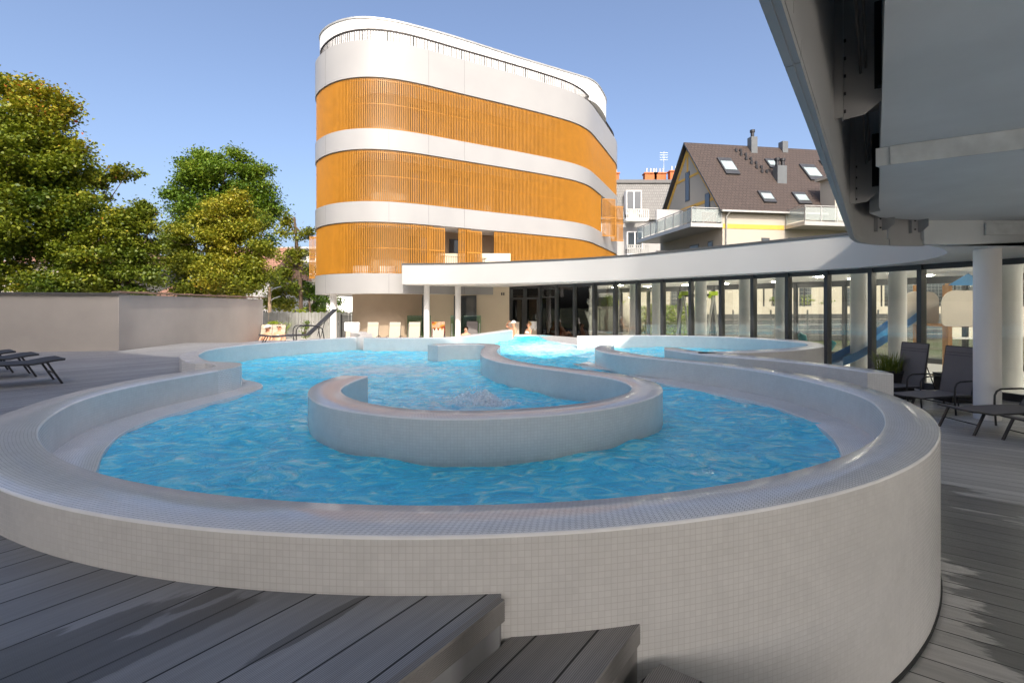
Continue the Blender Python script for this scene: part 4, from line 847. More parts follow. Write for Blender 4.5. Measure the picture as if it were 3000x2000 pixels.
for a, b in list(zip(cuts[:-1], cuts[1:])) + [(slit + .012, sl_[-1])]:
    P_ = sk_seg(a + .004, b - .004)
    m = MB(); m.prism([tuple(p) for p in P_] + [tuple(p) for p in offset(P_, -.028)[::-1]], ZS, 3.25); o = m.build('skirt_panel', M['panelback'], over, ang=30)
    m = MB(); Q = offset(P_, -.030); m.prism([tuple(p) for p in Q] + [tuple(p) for p in offset(Q, -.022)[::-1]], ZS + .035, ZS + .085); m.prism([tuple(p) for p in offset(P_, -.029)] + [tuple(p) for p in offset(P_, -.05)[::-1]], ZS + .004, ZS + .034)
    e = P_[-1]; e2 = P_[0]
    m.build('edge_rail', M['panelback'], o, ang=30)
# bracket plates with posts, bolts and black corner angles
def bracket(s, zb, inner, plate_low, n_bolt=4, L=True):
    p = sk_at(s); t = sk_at(min(s + .05, sl_[-1])) - sk_at(max(0, s - .05)); t /= np.hypot(*t); n = np.array((t[1], -t[0]))       # n points inwards
    a = math.atan2(n[1], n[0])
    m = MB(); c = p + n * .075; m.box((c[0], c[1], (zb + 3.2) / 2), (.008, .085, 3.2 - zb), a)                 # flange on the panel
    q = p + n * .04; m.box((q[0] - t[0] * .045, q[1] - t[1] * .045, (zb + 3.2) / 2), (.07, .006, 3.2 - zb), a)
    # tapered plate
    k = p + n * .08 + t * .045; w1 = inner
    pl = [(0, zb + .01), (w1 * .45, zb + .02), (w1, plate_low), (w1, 3.2), (0, 3.2)]
    for side in (0, 1):
        off = t * (.006 * side)
        pts = [(k[0] + n[0] * d + off[0], k[1] + n[1] * d + off[1], z) for d, z in pl]
        m.face(pts if side else pts[::-1])
    for i in range(len(pl)):
        d0, z0 = pl[i]; d1, z1 = pl[(i + 1) % len(pl)]
        A_ = (k[0] + n[0] * d0, k[1] + n[1] * d0, z0); B_ = (k[0] + n[0] * d1, k[1] + n[1] * d1, z1)
        m.face([A_, B_, (B_[0] + t[0] * .006, B_[1] + t[1] * .006, z1), (A_[0] + t[0] * .006, A_[1] + t[1] * .006, z0)])
    br = m.build('bracket', M['panelback'], over, smooth=False)
    for i in range(n_bolt):
        z = zb + .05 + i * .125; b = p + n * .083 - t * .008; m = MB(); m.tube([(b[0], b[1], z), (b[0] + n[0] * .014, b[1] + n[1] * .014, z)], .012, 6); m.build('bolt', M['black'], br)
    if L:
        m = MB(); b = p + n * (.08 + inner * .80) + t * .03; z = plate_low + .04
        m.box((b[0], b[1], z + .3), (.075, .012, .60), a); e = b + n * .13; m.box((e[0], e[1], z + .012), (.30, .10, .024), a)
        m.box((b[0] + n[0] * .09, b[1] + n[1] * .09, z + .05), (.20, .012, .085), a)
        m.build('corner_angle', M['rubber'], br, smooth=False)
def s_of(px):
    i = min(range(40, len(skl)), key=lambda i: abs(1500 + F * skl[i][0] / max(skl[i][1], .05) - px) + (0 if skl[i][1] > .8 else 1e4)); return sl_[i]
sb = s_of(2385)
bracket(s_of(2330), 2.28, .30, 2.44, 5); bracket(s_of(2431), 2.30, .27, 2.44, 5); bracket(s_of(2482), 2.16, .24, 2.30, 4)
bracket(s_of(2560), 2.02, .16, 2.10, 3, False); bracket(s_of(2668), 2.02, .16, 2.10, 3, False); bracket(s_of(2240), 2.28, .32, 2.44, 5)
# structural slabs above
inn = offset(skl, -.30)
inn = [tuple(p) for p in inn if p[1] < 6.4]
body = inn + [(4.72, 6.58), (5.1, 6.9), (5.77, 7.1), (6.2, 7.12), (16, 7.12), (16, 3.2), (10.3, 2.6), (10, -2), (3.2, -7.3), (-2.1, -7.5), (-2.1, -3.0)]
m = MB(); m.prism(body, 2.36, 3.3); m.build('soffit_slab', M['concrete'], over, ang=30)
cA, cB = np.array((3.18, 4.39)), np.array((4.0, 3.895)); cd_ = (cB - cA) / np.hypot(*(cB - cA)); cn = np.array((-cd_[1], cd_[0])) 
c0 = cA + cd_ * .02
low = [tuple(c0)] + [p for p in inn if p[1] > 4.43] + [(4.72, 6.58), (5.1, 6.9), (5.77, 7.1), (6.2, 7.12), (16, 7.12), tuple(cA + cd_ * 15)]
m = MB(); m.prism(low, 2.20, 2.358); m.build('drop_slab', M['concrete'], over, ang=30)
m = MB(); b0 = cA + cd_ * .12 - cn * .004; b1 = cA + cd_ * 14 - cn * .004
m.prism([tuple(b0), tuple(b1), tuple(b1 - cn * .02), tuple(b0 - cn * .02)], 2.196, 2.357); m.build('concrete_edge', M['concrete_band'], over)
m = MB(); m.bx(5.9, 16, 7.135, 7.27, ZC + .002, 2.36); m.build('downstand', M['concrete'], over)
m = MB(); m.bx(6.75, 16, 7.09, 7.118, 1.99, 2.16); m.build('beam', M['concrete_band'], over)
# copper pipes and cable tray in the gap behind the skirt
m = MB()
for k in range(2):
    q = offset(skl, -.18 - k * .03); q = [(p[0], p[1], 2.62 + k * .03) for p in q if .9 < p[1] < 6.2]; m.tube(q[::4], .010, 6)
m.build('pipe', M['lead'], over)
# upper storeys on pillars, out of view; rear block added to cast the shade
roof = [(18, 7.7)] + [tuple(p) for p in skl[::-1]] + [(-2.1, -3.2), (-2.1, -7.6), (3.2, -7.4), (11, -2.0), (20, -1.0)]
shadow_block = [(3.13, -3.4), (1.27, -1.25), (-2.57, -1.1), (-4.07, -4.25), (-6.07, -3.1), (-6.5, -1.2), (-21, 2.2), (-24, -3.5), (-7.5, -8.5), (3.2, -7.5)]
def block(P, zs, mat_):
    m = MB()
    for z0, z1 in zs: m.prism(P, z0, z1)
    return m.build('unseen_storey_band' if mat_ == 'white' else 'unseen_storey_wall', M[mat_], over, ang=30)
block(shadow_block, [(5.97, 6.6), (8.3, 9.2), (10.9, 11.75)], 'white'); block(shadow_block, [(6.602, 8.298), (9.202, 10.898)], 'cream')
r2 = [p for p in shadow_block if p[0] < -1.5] + [(-2.2, -7.9)]
block([(-2.2, -1.11)] + r2, [(3.3, 4.0), (5.3, 5.968)], 'white'); block([(-2.2, -1.11)] + r2, [(4.002, 5.298)], 'cream')
block(roof, [(3.3, 4.0), (5.3, 5.96)], 'white'); block(roof, [(4.002, 5.298)], 'cream')
for x, y in ((1.9, -4.6), (5.6, -1.4), (8.9, 2.2), (-7.5, -5.5), (-13, -3), (-19, -1)):
    m = MB(); m.cyl((x, y), .2, ZL - .05 if x > 0 else -.02, 3.3 if y < -6 or x < 0 else 2.36, 24); m.build('column', M['white_in'], over)

# ================================================================ GABLED HOUSE on the right
hs = thing('gabled_house', (17, 38, 0), 'cream gabled house with brown tiled roof, ochre bands and glass balconies', 'house')
C0 = np.array((15.2, 36.0)); dv = np.array((.987, .160)); gv = np.array((-.160, .987))
def hp(u, v, z): q = C0 + dv * u + gv * v; return (q[0], q[1], z)
ha = math.atan2(dv[1], dv[0]); EV, AP, HW, HL = 8.2, 14.3, 9.9, 13.5
def hbox(m, u0, u1, v0, v1, z0, z1, mi=0):
    c = hp((u0 + u1) / 2, (v0 + v1) / 2, (z0 + z1) / 2); m.box(c, (abs(u1 - u0), abs(v1 - v0), abs(z1 - z0)), ha, mi)
m = MB()
pr = [(0, -.9), (HW, -.9), (HW, EV), (HW / 2, AP - .15), (0, EV)]
m.face([hp(0, v, z) for v, z in pr][::-1]); m.face([hp(HL, v, z) for v, z in pr])
m.face([hp(0, 0, -.9), hp(HL, 0, -.9), hp(HL, 0, EV), hp(0, 0, EV)]); m.face([hp(HL, HW, -.9), hp(0, HW, -.9), hp(0, HW, EV), hp(HL, HW, EV)])
m.build('wall', M['plaster_house'], hs, smooth=False)
def roof_slope(m, sgn):
    e = -.35 if sgn > 0 else HW + .35; ez = EV - .35 * (AP - EV) / (HW / 2) + .12
    a, b = hp(-.35, e, ez), hp(HL, e, ez); c, d = hp(HL, HW / 2, AP + .12), hp(-.35, HW / 2, AP + .12)
    Ls = math.hypot(HW / 2 + .35, AP - EV + .4); 
    m.face([a, b, c, d] if sgn > 0 else [b, a, d, c], 0, [(0, 0), (HL, 0), (HL, Ls), (0, Ls)])
    t = lambda p: (p[0], p[1], p[2] - .16)
    m.face([t(d), t(c), t(b), t(a)], 1); m.face([a, d, t(d), t(a)], 1); m.face([b, a, t(a), t(b)], 1)
m = MB(); roof_slope(m, 1); roof_slope(m, -1); rfo = m.build('roof', [M['rooftile'], M['anthr']], hs, smooth=False)
sl = np.array((0, (HW / 2), AP - EV)); sln = math.hypot(HW / 2, AP - EV); sa_ = math.atan2(AP - EV, HW / 2)
def onroof(u, t): return hp(u, t * HW / 2, EV + .14 + t * (AP - EV))
def roofbox(m, u, t, du, dl, h, lift, mi=0):
    Mx = Matrix.Rotation(sa_, 3, 'X'); c = Vector(onroof(u, t)); nrm = Vector((0, -math.sin(sa_), math.cos(sa_)))
    nw = Vector((nrm.x * math.cos(ha) - nrm.y * math.sin(ha), nrm.x * math.sin(ha) + nrm.y * math.cos(ha), nrm.z))
    m.box(c + nw * lift, (du, dl, h), ha, mi, Mx)
for u, t, du, dl in ((2.35, .60, 1.0, 1.9), (4.0, .13, .85, 1.1), (6.9, .13, .9, 1.15), (6.5, .68, .75, 1.0), (9.6, .56, 1.15, 1.9), (11.7, .70, .9, 1.2)):
    m = MB(); roofbox(m, u, t, du + .18, dl + .18, .14, .05); o = m.build('roof_window', M['anthr'], hs, smooth=False)
    m = MB(); roofbox(m, u, t, du, dl * .58, .02, .135); o2 = m.build('pane', M['bright_pane'], o, smooth=False)
    if dl > 1.5: o2.location = (0, 0, 0)
for u, t, du, h, pots in ((5.6, .93, .55, 1.0, 1), (8.6, .97, .5, .6, 0), (6.2, .42, .8, 1.05, 2)):
    c = onroof(u, t); m = MB(); m.box((c[0], c[1], c[2] + h / 2 - .5), (du, .55, h + 1), ha); o = m.build('chimney', M['flue_grey'], hs, smooth=False)
    for k in range(pots):
        x = (k - (pots - 1) / 2) * .48; q = (c[0] + dv[0] * x, c[1] + dv[1] * x)
        m = MB(); m.cyl(q, .14, c[2] + h, c[2] + h + .5, 12); m.cyl(q, .2, c[2] + h + .42, c[2] + h + .62, 12); m.build('flue', M['black'], o)
for i in range(12):
    u = 3.95 + .22 * (i // 2) + .42 * (i % 2); t = .88 - .07 * (i // 2); c = onroof(u, t)
    m = MB(); m.cyl((c[0], c[1]), .10, c[2] - .05, c[2] + .22, 10); m.build('vent_pipe', M['black'], hs)
m = MB(); e = .36
m.bar(hp(-.3, -e - .05, EV - .38), hp(HL, -e - .05, EV - .38), .14, .13); m.build('gutter', M['galv'], hs)
m = MB(); m.tube([hp(.35, -.36, EV - .45), hp(.25, -.1, EV - .8), hp(.25, -.08, .2)], .06, 8); m.build('downpipe', M['galv'], hs)
m = MB()
hbox(m, -.01, 4.95, -.025, .0, 6.62, 6.95); hbox(m, -.03, 0, .85, HW - .85, 8.9, 9.15); hbox(m, -.03, 0, 2.85, HW - 2.85, 11.4, 11.6); hbox(m, -.03, 0, HW / 2 - .12, HW / 2 + .12, 11.6, 13.6)
for sg in (0, 1):
    a = hp(-.02, .35 if sg == 0 else HW - .35, EV + .0); b = hp(-.02, HW / 2, AP - .55); m.bar(a, b, .05, .28)
m.build('timber_band', M['ochre'], hs, smooth=False)
def hwin(u0, u1, z0, z1, glassm='panes', gable=None):
    m = MB(); n_ = MB()
    if gable is None: hbox(m, u0, u1, -.03, .05, z0, z1); hbox(n_, u0 + .09, u1 - .09, -.045, -.032, z0 + .09, z1 - .09)
    else: hbox(m, -.03, .05, u0, u1, z0, z1); hbox(n_, -.045, -.032, u0 + .09, u1 - .09, z0 + .09, z1 - .09)
    o = m.build('window', M['anthr'], hs, smooth=False); n_.build('pane', M[glassm], o, smooth=False)
hwin(3.1, 3.75, 4.2, 6.0); hwin(5.3, 7.5, 3.5, 6.05); hwin(8.2, 10.6, 3.5, 6.05); hwin(1.4, 2.3, 1.0, 2.4); hwin(6.2, 7.2, 1.0, 2.4); hwin(9.8, 10.8, 1.0, 2.4); hwin(4.0, 4.9, .9, 2.6)
hwin(4.6, 5.3, 9.6, 12.0, gable=1); hwin(3.6, 5.0, 6.9, 9.0, gable=1); hwin(1.6, 2.3, 6.9, 9.6, gable=1); hwin(1.2, 1.9, 3.6, 5.9, gable=1); hwin(3.2, 4.6, 3.6, 5.9, gable=1)
def balcony(u0, u1, v0, v1, z, open_sides):
    m = MB(); hbox(m, u0, u1, v0, v1, z - .28, z); o = m.build('balcony', M['galv'], hs, smooth=False)
    m = MB(); g_ = MB(); us = (u0 + .06, u1 - .06); vs2 = (v0 + .06, v1 - .06)
    for sd_ in open_sides:
        if sd_ == 'f': A_, B_ = (us[0], vs2[0]), (us[1], vs2[0])
        if sd_ == 'l': A_, B_ = (us[0], vs2[0]), (us[0], vs2[1])
        if sd_ == 'r': A_, B_ = (us[1], vs2[0]), (us[1], vs2[1])
        L_ = math.hypot(B_[0] - A_[0], B_[1] - A_[1]); n_ = max(2, int(L_ / 1.2) + 1)
        for k in range(n_):
            f_ = k / (n_ - 1); p = hp(A_[0] + (B_[0] - A_[0]) * f_, A_[1] + (B_[1] - A_[1]) * f_, z + .55); m.box(p, (.06, .06, 1.1), ha)
        m.bar(hp(*A_, z + 1.1), hp(*B_, z + 1.1), .06, .05); g_.bar(hp(*A_, z + .55), hp(*B_, z + .55), .014, .9)
    m.build('railing', M['galv'], o, smooth=False); g_.build('railing_glass', M['frost'], o, smooth=False)
balcony(-2.5, -.03, -.1, 9.4, 6.95, 'fl'); balcony(5.0, 12.8, -2.0, -.03, 6.95, 'fl'); balcony(-2.4, -.03, .5, 9.3, 3.4, 'fl')
m = MB(); hbox(m, -2.4, -.05, 5.6, 5.75, 6.96, 9.0); hbox(m, -2.4, -.05, 5.6, 5.75, 3.42, 5.6); m.build('privacy_screen', M['white'], hs, smooth=False)
m = MB(); hbox(m, 8.3, 12.5, -1.0, .4, 6.97, 10.4); hbox(m, 8.0, 12.8, -1.3, .6, 10.4, 10.6, 0); m.build('dormer', M['plaster_house'], hs, smooth=False)
m = MB(); hbox(m, 9.2, 10.0, -1.03, -.99, 7.1, 9.5); m.build('window', M['panes'], hs, smooth=False)
tag_o = thing('folding_screen', hp(-.9, -.04, 6.95), 'small pink wind screen on the left balcony of the gabled house', 'screen')
m = MB(); c = hp(-.9, .25, 6.95 + .42); m.box(c, (1.1, .04, .82), ha); m.build('panel', M['leaf_pink'], tag_o, smooth=False)
m = MB(); hbox(m, -1.5, -.3, .2, .3, 6.97, 7.03); hbox(m, -1.5, -.3, .2, .3, 7.8, 7.86); m.bar(hp(-1.45, .22, 7.0), hp(-.35, .22, 7.83), .05, .05); m.build('frame', M['white'], tag_o, smooth=False)

# ================================================================ WHITE APARTMENT BLOCK between tower and house
ab = thing('apartment_block', (18, 60, 0), 'pale apartment block with grey tiled mansard and small balconies between tower and gabled house', 'building')
m = MB(); m.bx(10, 30, 58, 72, -.9, 11.1); m.build('wall', M['plaster_grey'], ab)
m = MB(); Ls = 4.6
m.face([(9.6, 57.6, 11.0), (30, 57.6, 11.0), (30, 59.2, 15.6), (9.6, 59.2, 15.6)], 0, [(0, 0), (20, 0), (20, Ls), (0, Ls)])
m.face([(9.6, 72, 15.6), (9.6, 59.2, 15.6), (30, 59.2, 15.6), (30, 72, 15.6)][::-1], 1); m.build('roof', [M['greytile'], M['anthr']], ab, smooth=False)
m = MB(); m.bx(9.4, 30, 59.0, 59.6, 15.6, 16.0); m.build('roof_edge', M['capdark'], ab)
for x, y in ((12.9, 64), (17.7, 64), (18.9, 64), (20.6, 63)):
    m = MB(); m.bx(x - .75, x + .75, y - .5, y + .5, 15.4, 17.9); m.bx(x - .85, x + .85, y - .6, y + .6, 17.9, 18.05); c_ = m.build('chimney', M['brick'], ab)
    m = MB()
    for k in (-.4, .1, .5): m.cyl((x + k, y), .12, 18.0, 18.7, 8)
    m.build('flue', M['steel'], c_)
m = MB(); m.tube([(19.2, 63, 17.9), (19.2, 63, 20.6)], .025, 6)
for k in range(4): m.bar((18.7, 63, 19.5 + k * .3), (19.7, 63, 19.5 + k * .3), .025, .025)
m.build('aerial', M['steel'], ab)
for i, (x0, x1, z0, z1, bal) in enumerate(((13.1, 14.9, 11.6, 14.3, 1), (18.9, 22.4, 12.4, 14.2, 1), (13.2, 15.0, 7.6, 9.6, 1), (19.2, 22.5, 7.0, 9.4, 1), (13.3, 14.7, 3.2, 5.2, 0), (19.4, 22.6, 3.0, 5.0, 0), (16.0, 17.0, .6, 2.2, 0))):
    m = MB(); m.bx(x0, x1, 57.2, 58.3, z0, z1); wn_ = m.build('window', M['white_in'], ab)
    n_ = max(2, int((x1 - x0) / .9)); m = MB()
    for k in range(n_):
        a = x0 + .12 + k * (x1 - x0 - .1) / n_; m.bx(a, a + (x1 - x0) / n_ - .18, 57.17, 57.195, z0 + .12, z1 - .12)
    m.build('pane', M['panes'], wn_)
    if bal:
        m = MB(); m.bx(x0 - .3, x1 + .4, 55.9, 57.2, z0 - 1.0, z0 - .72)
        bo = m.build('balcony', M['white_in'], ab); m = MB()
        for a in np.arange(x0 - .28, x1 + .38, .22): m.bx(a, a + .14, 55.9, 55.96, z0 - .72, z0 + .25)
        m.bx(x0 - .3, x1 + .4, 55.88, 55.97, z0 + .25, z0 + .33); m.build('railing', M['galv'], bo)
for px, py in ((1856, 628), (1862, 741)):
    p = atd(px, py, 57); m = MB(); n_ = 16; 
    for rr0, rr1, d0, d1 in ((0, .35, .16, .10), (.35, .62, .10, 0)):
        for k in range(n_):
            a0, a1 = 6.283 * k / n_, 6.283 * (k + 1) / n_
            m.face([(p.x + rr0 * math.cos(a0), p.y + d0, p.z + rr0 * math.sin(a0)), (p.x + rr1 * math.cos(a0), p.y + d1, p.z + rr1 * math.sin(a0)), (p.x + rr1 * math.cos(a1), p.y + d1, p.z + rr1 * math.sin(a1)), (p.x + rr0 * math.cos(a1), p.y + d0, p.z + rr0 * math.sin(a1))])
    m.bar((p.x, p.y + .1, p.z), (p.x, 58, p.z - .2), .06, .06); m.build('satellite_dish', M['galv'], ab)

# ================================================================ LEFT: garden wall, neighbours, fence, lamp
gw = thing('garden_wall', (-9.3, 11, 0), 'smooth grey-beige rendered garden wall with an angle and thin metal coping', 'garden wall')
gw1 = [(-20, 9.05), (-10.87, 10.58), (-8.66, 10.98)]; gw2 = []
m = MB(); P_ = gw1 + [(-9.0, 18.0)]; Q_ = [(-9.29, 18.0), (-8.96, 11.2), (-10.95, 10.86), (-20, 9.33)]
m.prism(P_ + Q_, -.85, 1.235); m.build('wall', M['greige'], gw, smooth=False)
m = MB(); m.prism([(-20, 8.99), (-10.87, 10.52), (-8.63, 10.93), (-8.66, 11.3), (-10.95, 10.92), (-20, 9.4)], 1.237, 1.275); m.build('coping', M['capdark'], gw, smooth=False)
m = MB(); m.prism([(-8.605, 10.95), (-8.95, 18.03), (-9.33, 18.0), (-9.0, 11.2)], 1.276, 1.312)
for k in range(1, 8):
    f_ = k / 8.0; m.box((-8.6 - .36 * f_ - .18, 10.95 + 7.08 * f_, 1.314), (.42, .03, .02), -.05)
m.build('coping', M['copper'], gw, smooth=False)
nb = thing('neighbour_house', (-28, 34, 0), 'sunlit cream house wall glowing through the maple tree at far left', 'house')
m = MB(); m.bx(-44, -28.6, 34, 44, -.9, 3.9); m.build('wall', M['plaster_house'], nb)
m = MB(); m.face([(-45, 33.4, 3.88), (-28, 33.4, 3.88), (-30, 39, 6.2), (-43, 39, 6.2)], 0, [(0, 0), (17, 0), (15, 6), (2, 6)]); m.face([(-28, 33.4, 3.88), (-28, 45, 3.88), (-30, 39, 6.2)], 0, [(0, 0), (11, 0), (5, 6)]); m.build('roof', M['redtile'], nb, smooth=False)
p = atd(25, 775, 34)
m = MB(); m.bx(p.x - .55, p.x + .55, 33.9, 34.05, p.z - .5, p.z + .6); wn_ = m.build('window', M['white_in'], nb); m = MB(); m.bx(p.x - .45, p.x - .03, 33.88, 33.898, p.z - .4, p.z + .5); m.bx(p.x + .03, p.x + .45, 33.88, 33.898, p.z - .4, p.z + .5); m.build('pane', M['bright_pane'], wn_)
p = atd(110, 832, 33.6); m = MB(); m.tube([(p.x, p.y, p.z), (p.x - .02, p.y - .05, p.z)], [.40, .38], 20); m.bar((p.x, p.y, p.z - .1), (p.x, 34, p.z - .3), .05, .05); m.build('satellite_dish', M['steel'], nb)
gh = thing('garden_shed', (-20, 30, 0), 'low shed with faded red tiled roof behind the garden wall', 'shed')
m = MB(); m.bx(-21.5, -18.2, 29.5, 34, -.9, 1.3); m.build('wall', M['plaster_grey'], gh)
m = MB(); m.face([(-22, 29, 1.25), (-17.8, 29, 1.25), (-18.6, 31.8, 2.4), (-21.3, 31.8, 2.4)], 0, [(0, 0), (9, 0), (8, 3), (1, 3)]); m.face([(-17.8, 29, 1.25), (-17.8, 34.5, 1.25), (-18.6, 31.8, 2.4)], 0, [(0, 0), (5, 0), (2.5, 3)]); m.build('roof', M['redtile'], gh, smooth=False)
vb = thing('grey_cottage', (-24, 42, 0), 'grey gabled cottage end half hidden behind the yellowing tree', 'house')
p0, p1 = atd(752, 900, 42), atd(788, 900, 42)
m = MB(); m.bx(p0.x - 5, p1.x, 42, 50, -.9, 3.6); m.build('wall', M['plaster_grey'], vb)
m = MB(); m.face([(p0.x - 5.5, 41.6, 3.5), (p1.x + .3, 41.6, 3.5), (p1.x + .3, 46, 6.4), (p0.x - 5.5, 46, 6.4)], 0, [(0, 0), (8, 0), (8, 5), (0, 5)]); m.face([(p1.x + .3, 41.6, 3.5), (p1.x + .3, 50.4, 3.5), (p1.x + .3, 46, 6.4)], 0, [(0, 0), (8, 0), (4, 5)]); m.build('roof', M['redtile'], vb, smooth=False)
tb = thing('terraced_building', (-38, 110, 0), 'distant white terraced apartment building with rows of balconies left of the tower', 'building')
m = MB()
for k in range(5):
    m.bx(-62 + k * .0, -30 + 0 * k, 110 + k * .5, 126, -.9 + k * 3.0, -.9 + k * 3.0 + 2.85)
m.build('wall', M['white_in'], tb)
for k in range(5):
    z = -.9 + k * 3.0
    m = MB(); m.bx(-62.4, -29.6, 107.6 + k * .5, 111 + k * .5, z + 2.6, z + 2.99); m.build('balcony', M['white'], tb)
    m = MB()
    for j in range(16): m.bx(-61 + j * 1.95, -59.9 + j * 1.95, 109.9 + k * .5, 109.99 + k * .5, z + .2, z + 2.3)
    m.build('window', M['panes'], tb)
ch_ = thing('corniced_house', (-24, 52, 0), 'cream house with tall windows and cornice seen beneath the tower slats', 'house')
p0, p1 = atd(806, 900, 52), atd(868, 900, 52)
m = MB(); m.bx(p0.x, p1.x, 52, 62, -.9, 4.4); m.build('wall', M['plaster_house'], ch_)
m = MB(); m.bx(p0.x - .4, p1.x + .3, 51.6, 62.3, 4.4, 4.8); m.build('cornice', M['white_in'], ch_)
for k in range(3):
    x = p0.x + .5 + k * .75; m = MB(); m.bx(x, x + .42, 51.93, 52.05, .4, 2.0); m.build('window', M['panes'], ch_)
    m = MB(); m.bx(x, x + .42, 51.93, 52.05, 2.6, 3.9); m.build('window', M['panes'], ch_)
kb = thing('white_villa', (-19, 60, 0), 'white villa with a turquoise awning behind the slim trees', 'house')
p0, p1 = atd(868, 900, 58), atd(1000, 900, 58)
m = MB(); m.bx(p0.x, p1.x + 3, 58, 66, -.9, 5.0); m.build('wall', M['white_in'], kb)
p = atd(897, 874, 57.5); m = MB(); m.face([(p.x - .75, 57.0, p.z - .25), (p.x + .75, 57.0, p.z - .25), (p.x + .75, 57.98, p.z + .3), (p.x - .75, 57.98, p.z + .3)]); m.bx(p.x - .75, p.x + .75, 56.97, 57.0, p.z - .5, p.z - .25); m.build('awning', M['awning'], kb)
for k in range(4): m = MB(); x = p0.x + .4 + k * 1.25; m.bx(x, x + .6, 57.95, 58.05, .3, 1.9); m.build('window', M['panes'], kb)
fn = thing('panel_fence', (-9, 27, 0), 'low grey slatted privacy fence behind the black lounger', 'fence')
p0, p1 = atd(772, 920, 27), atd(1050, 920, 27)
m = MB(); 
for k in range(int((p1.x - p0.x) / .09)):
    x = p0.x + k * .09; m.bx(x, x + .078, 27 + .02 * (k % 2), 27.02 + .02 * (k % 2), -.85, .66 + .03 * math.sin(k * 1.7))
m.build('slat_panel', M['galv'], fn, smooth=False)
for k in range(4):
    m = MB(); x = p0.x + k * 1.7; m.bx(x - .03, x + .03, 27.03, 27.09, -.85, .75); m.build('post', M['anthr'], fn)
wf = thing('mesh_fence', (-6.2, 25, 0), 'dark wire mesh fence under the tower soffit', 'fence')
p0, p1 = atd(1000, 925, 24.6), atd(1046, 925, 24.6); m = MB()
for x in np.arange(p0.x, p1.x, .06): m.tube([(x, 24.6, -.8), (x, 24.6, .52)], .006, 4)
for z in (-.6, -.2, .2, .5): m.bar((p0.x, 24.6, z), (p1.x, 24.6, z), .012, .012)
m.build('mesh', M['anthr'], wf, smooth=False)
for x in (p0.x, p1.x): m = MB(); m.bx(x - .03, x + .03, 24.57, 24.63, -.8, .58); m.build('post', M['anthr'], wf)
lp = thing('street_lamp', (-17, 33, 0), 'weathered lamp post with two pale arms beyond the garden wall end', 'street lamp')
p = atd(790, 930, 33); m = MB(); m.tube([(p.x, 33, -.9), (p.x, 33, 2.1), (p.x, 33, 2.35)], [.14, .10, .06], 10); m.build('post', M['rust'], lp)
for z, l in ((2.1, .75), (1.45, .7)):
    m = MB(); m.tube([(p.x, 33, z - .15), (p.x + .25, 33, z + .05), (p.x + l, 33, z + .2)], .035, 6); m.build('arm', M['steel'], lp)

# ---------------------------------------------------------------- yard behind the pool hall
ya = lambda x, dz=0: 24.6 + .16 * (x - 10) + dz
def yline(x0, x1, dz, z0, z1, th, mat_, name, par): m = MB(); m.bar((x0, ya(x0, dz), (z0 + z1) / 2), (x1, ya(x1, dz), (z0 + z1) / 2), th, z1 - z0); return m.build(name, mat_, par, smooth=False)
rw = thing('retaining_wall', (12, 26, 0), 'low sunlit cream retaining wall behind the glazed hall', 'garden wall')
yline(3.2, 34, 2.2, -.85, .98, .25, M['plaster_house'], 'wall', rw)
gf = thing('panel_fence', (12, 25, 0), 'dark grey fence of horizontal panels with pale gaps behind the glazed hall', 'fence')
for k in range(5): yline(9.2, 24, .6, -.80 + k * .28, -.80 + k * .28 + .262, .04, M['anthr'], 'panel', gf)
for x in np.arange(9.2, 24.2, 2.1): m = MB(); m.box((x, ya(x, .66), -.05), (.06, .06, 1.7)); m.build('post', M['anthr'], gf)
mf = thing('mesh_fence', (12, 27, 1), 'wire mesh fence with black posts on top of the cream retaining wall', 'fence')
m = MB()
for z in np.arange(1.0, 2.35, .2): m.bar((6, ya(6, 2.2), z), (32, ya(32, 2.2), z), .008, .008)
for x in np.arange(6, 32, .25): m.tube([(x, ya(x, 2.2), .98), (x, ya(x, 2.2), 2.3)], .004, 4)
m.build('mesh', M['galv'], mf, smooth=False)
for x in np.arange(6.5, 32, 2.45): m = MB(); m.box((x, ya(x, 2.2), 1.65), (.06, .06, 1.4)); m.build('post', M['black'], mf)
gb = thing('garage_building', (9, 33, 0), 'low cream building with dark eaves seen through the hall glazing', 'building')
m = MB(); m.bx(4.5, 14.4, 33, 40, -.85, 3.2); m.build('wall', M['plaster_house'], gb); m = MB(); m.bx(4.1, 14.7, 32.6, 40.3, 3.2, 3.42); m.build('roof', M['capdark'], gb)
for x in (6.2, 10.5): m = MB(); m.bx(x, x + 1.0, 32.95, 33.02, .9, 2.4); m.build('window', M['panes'], gb)

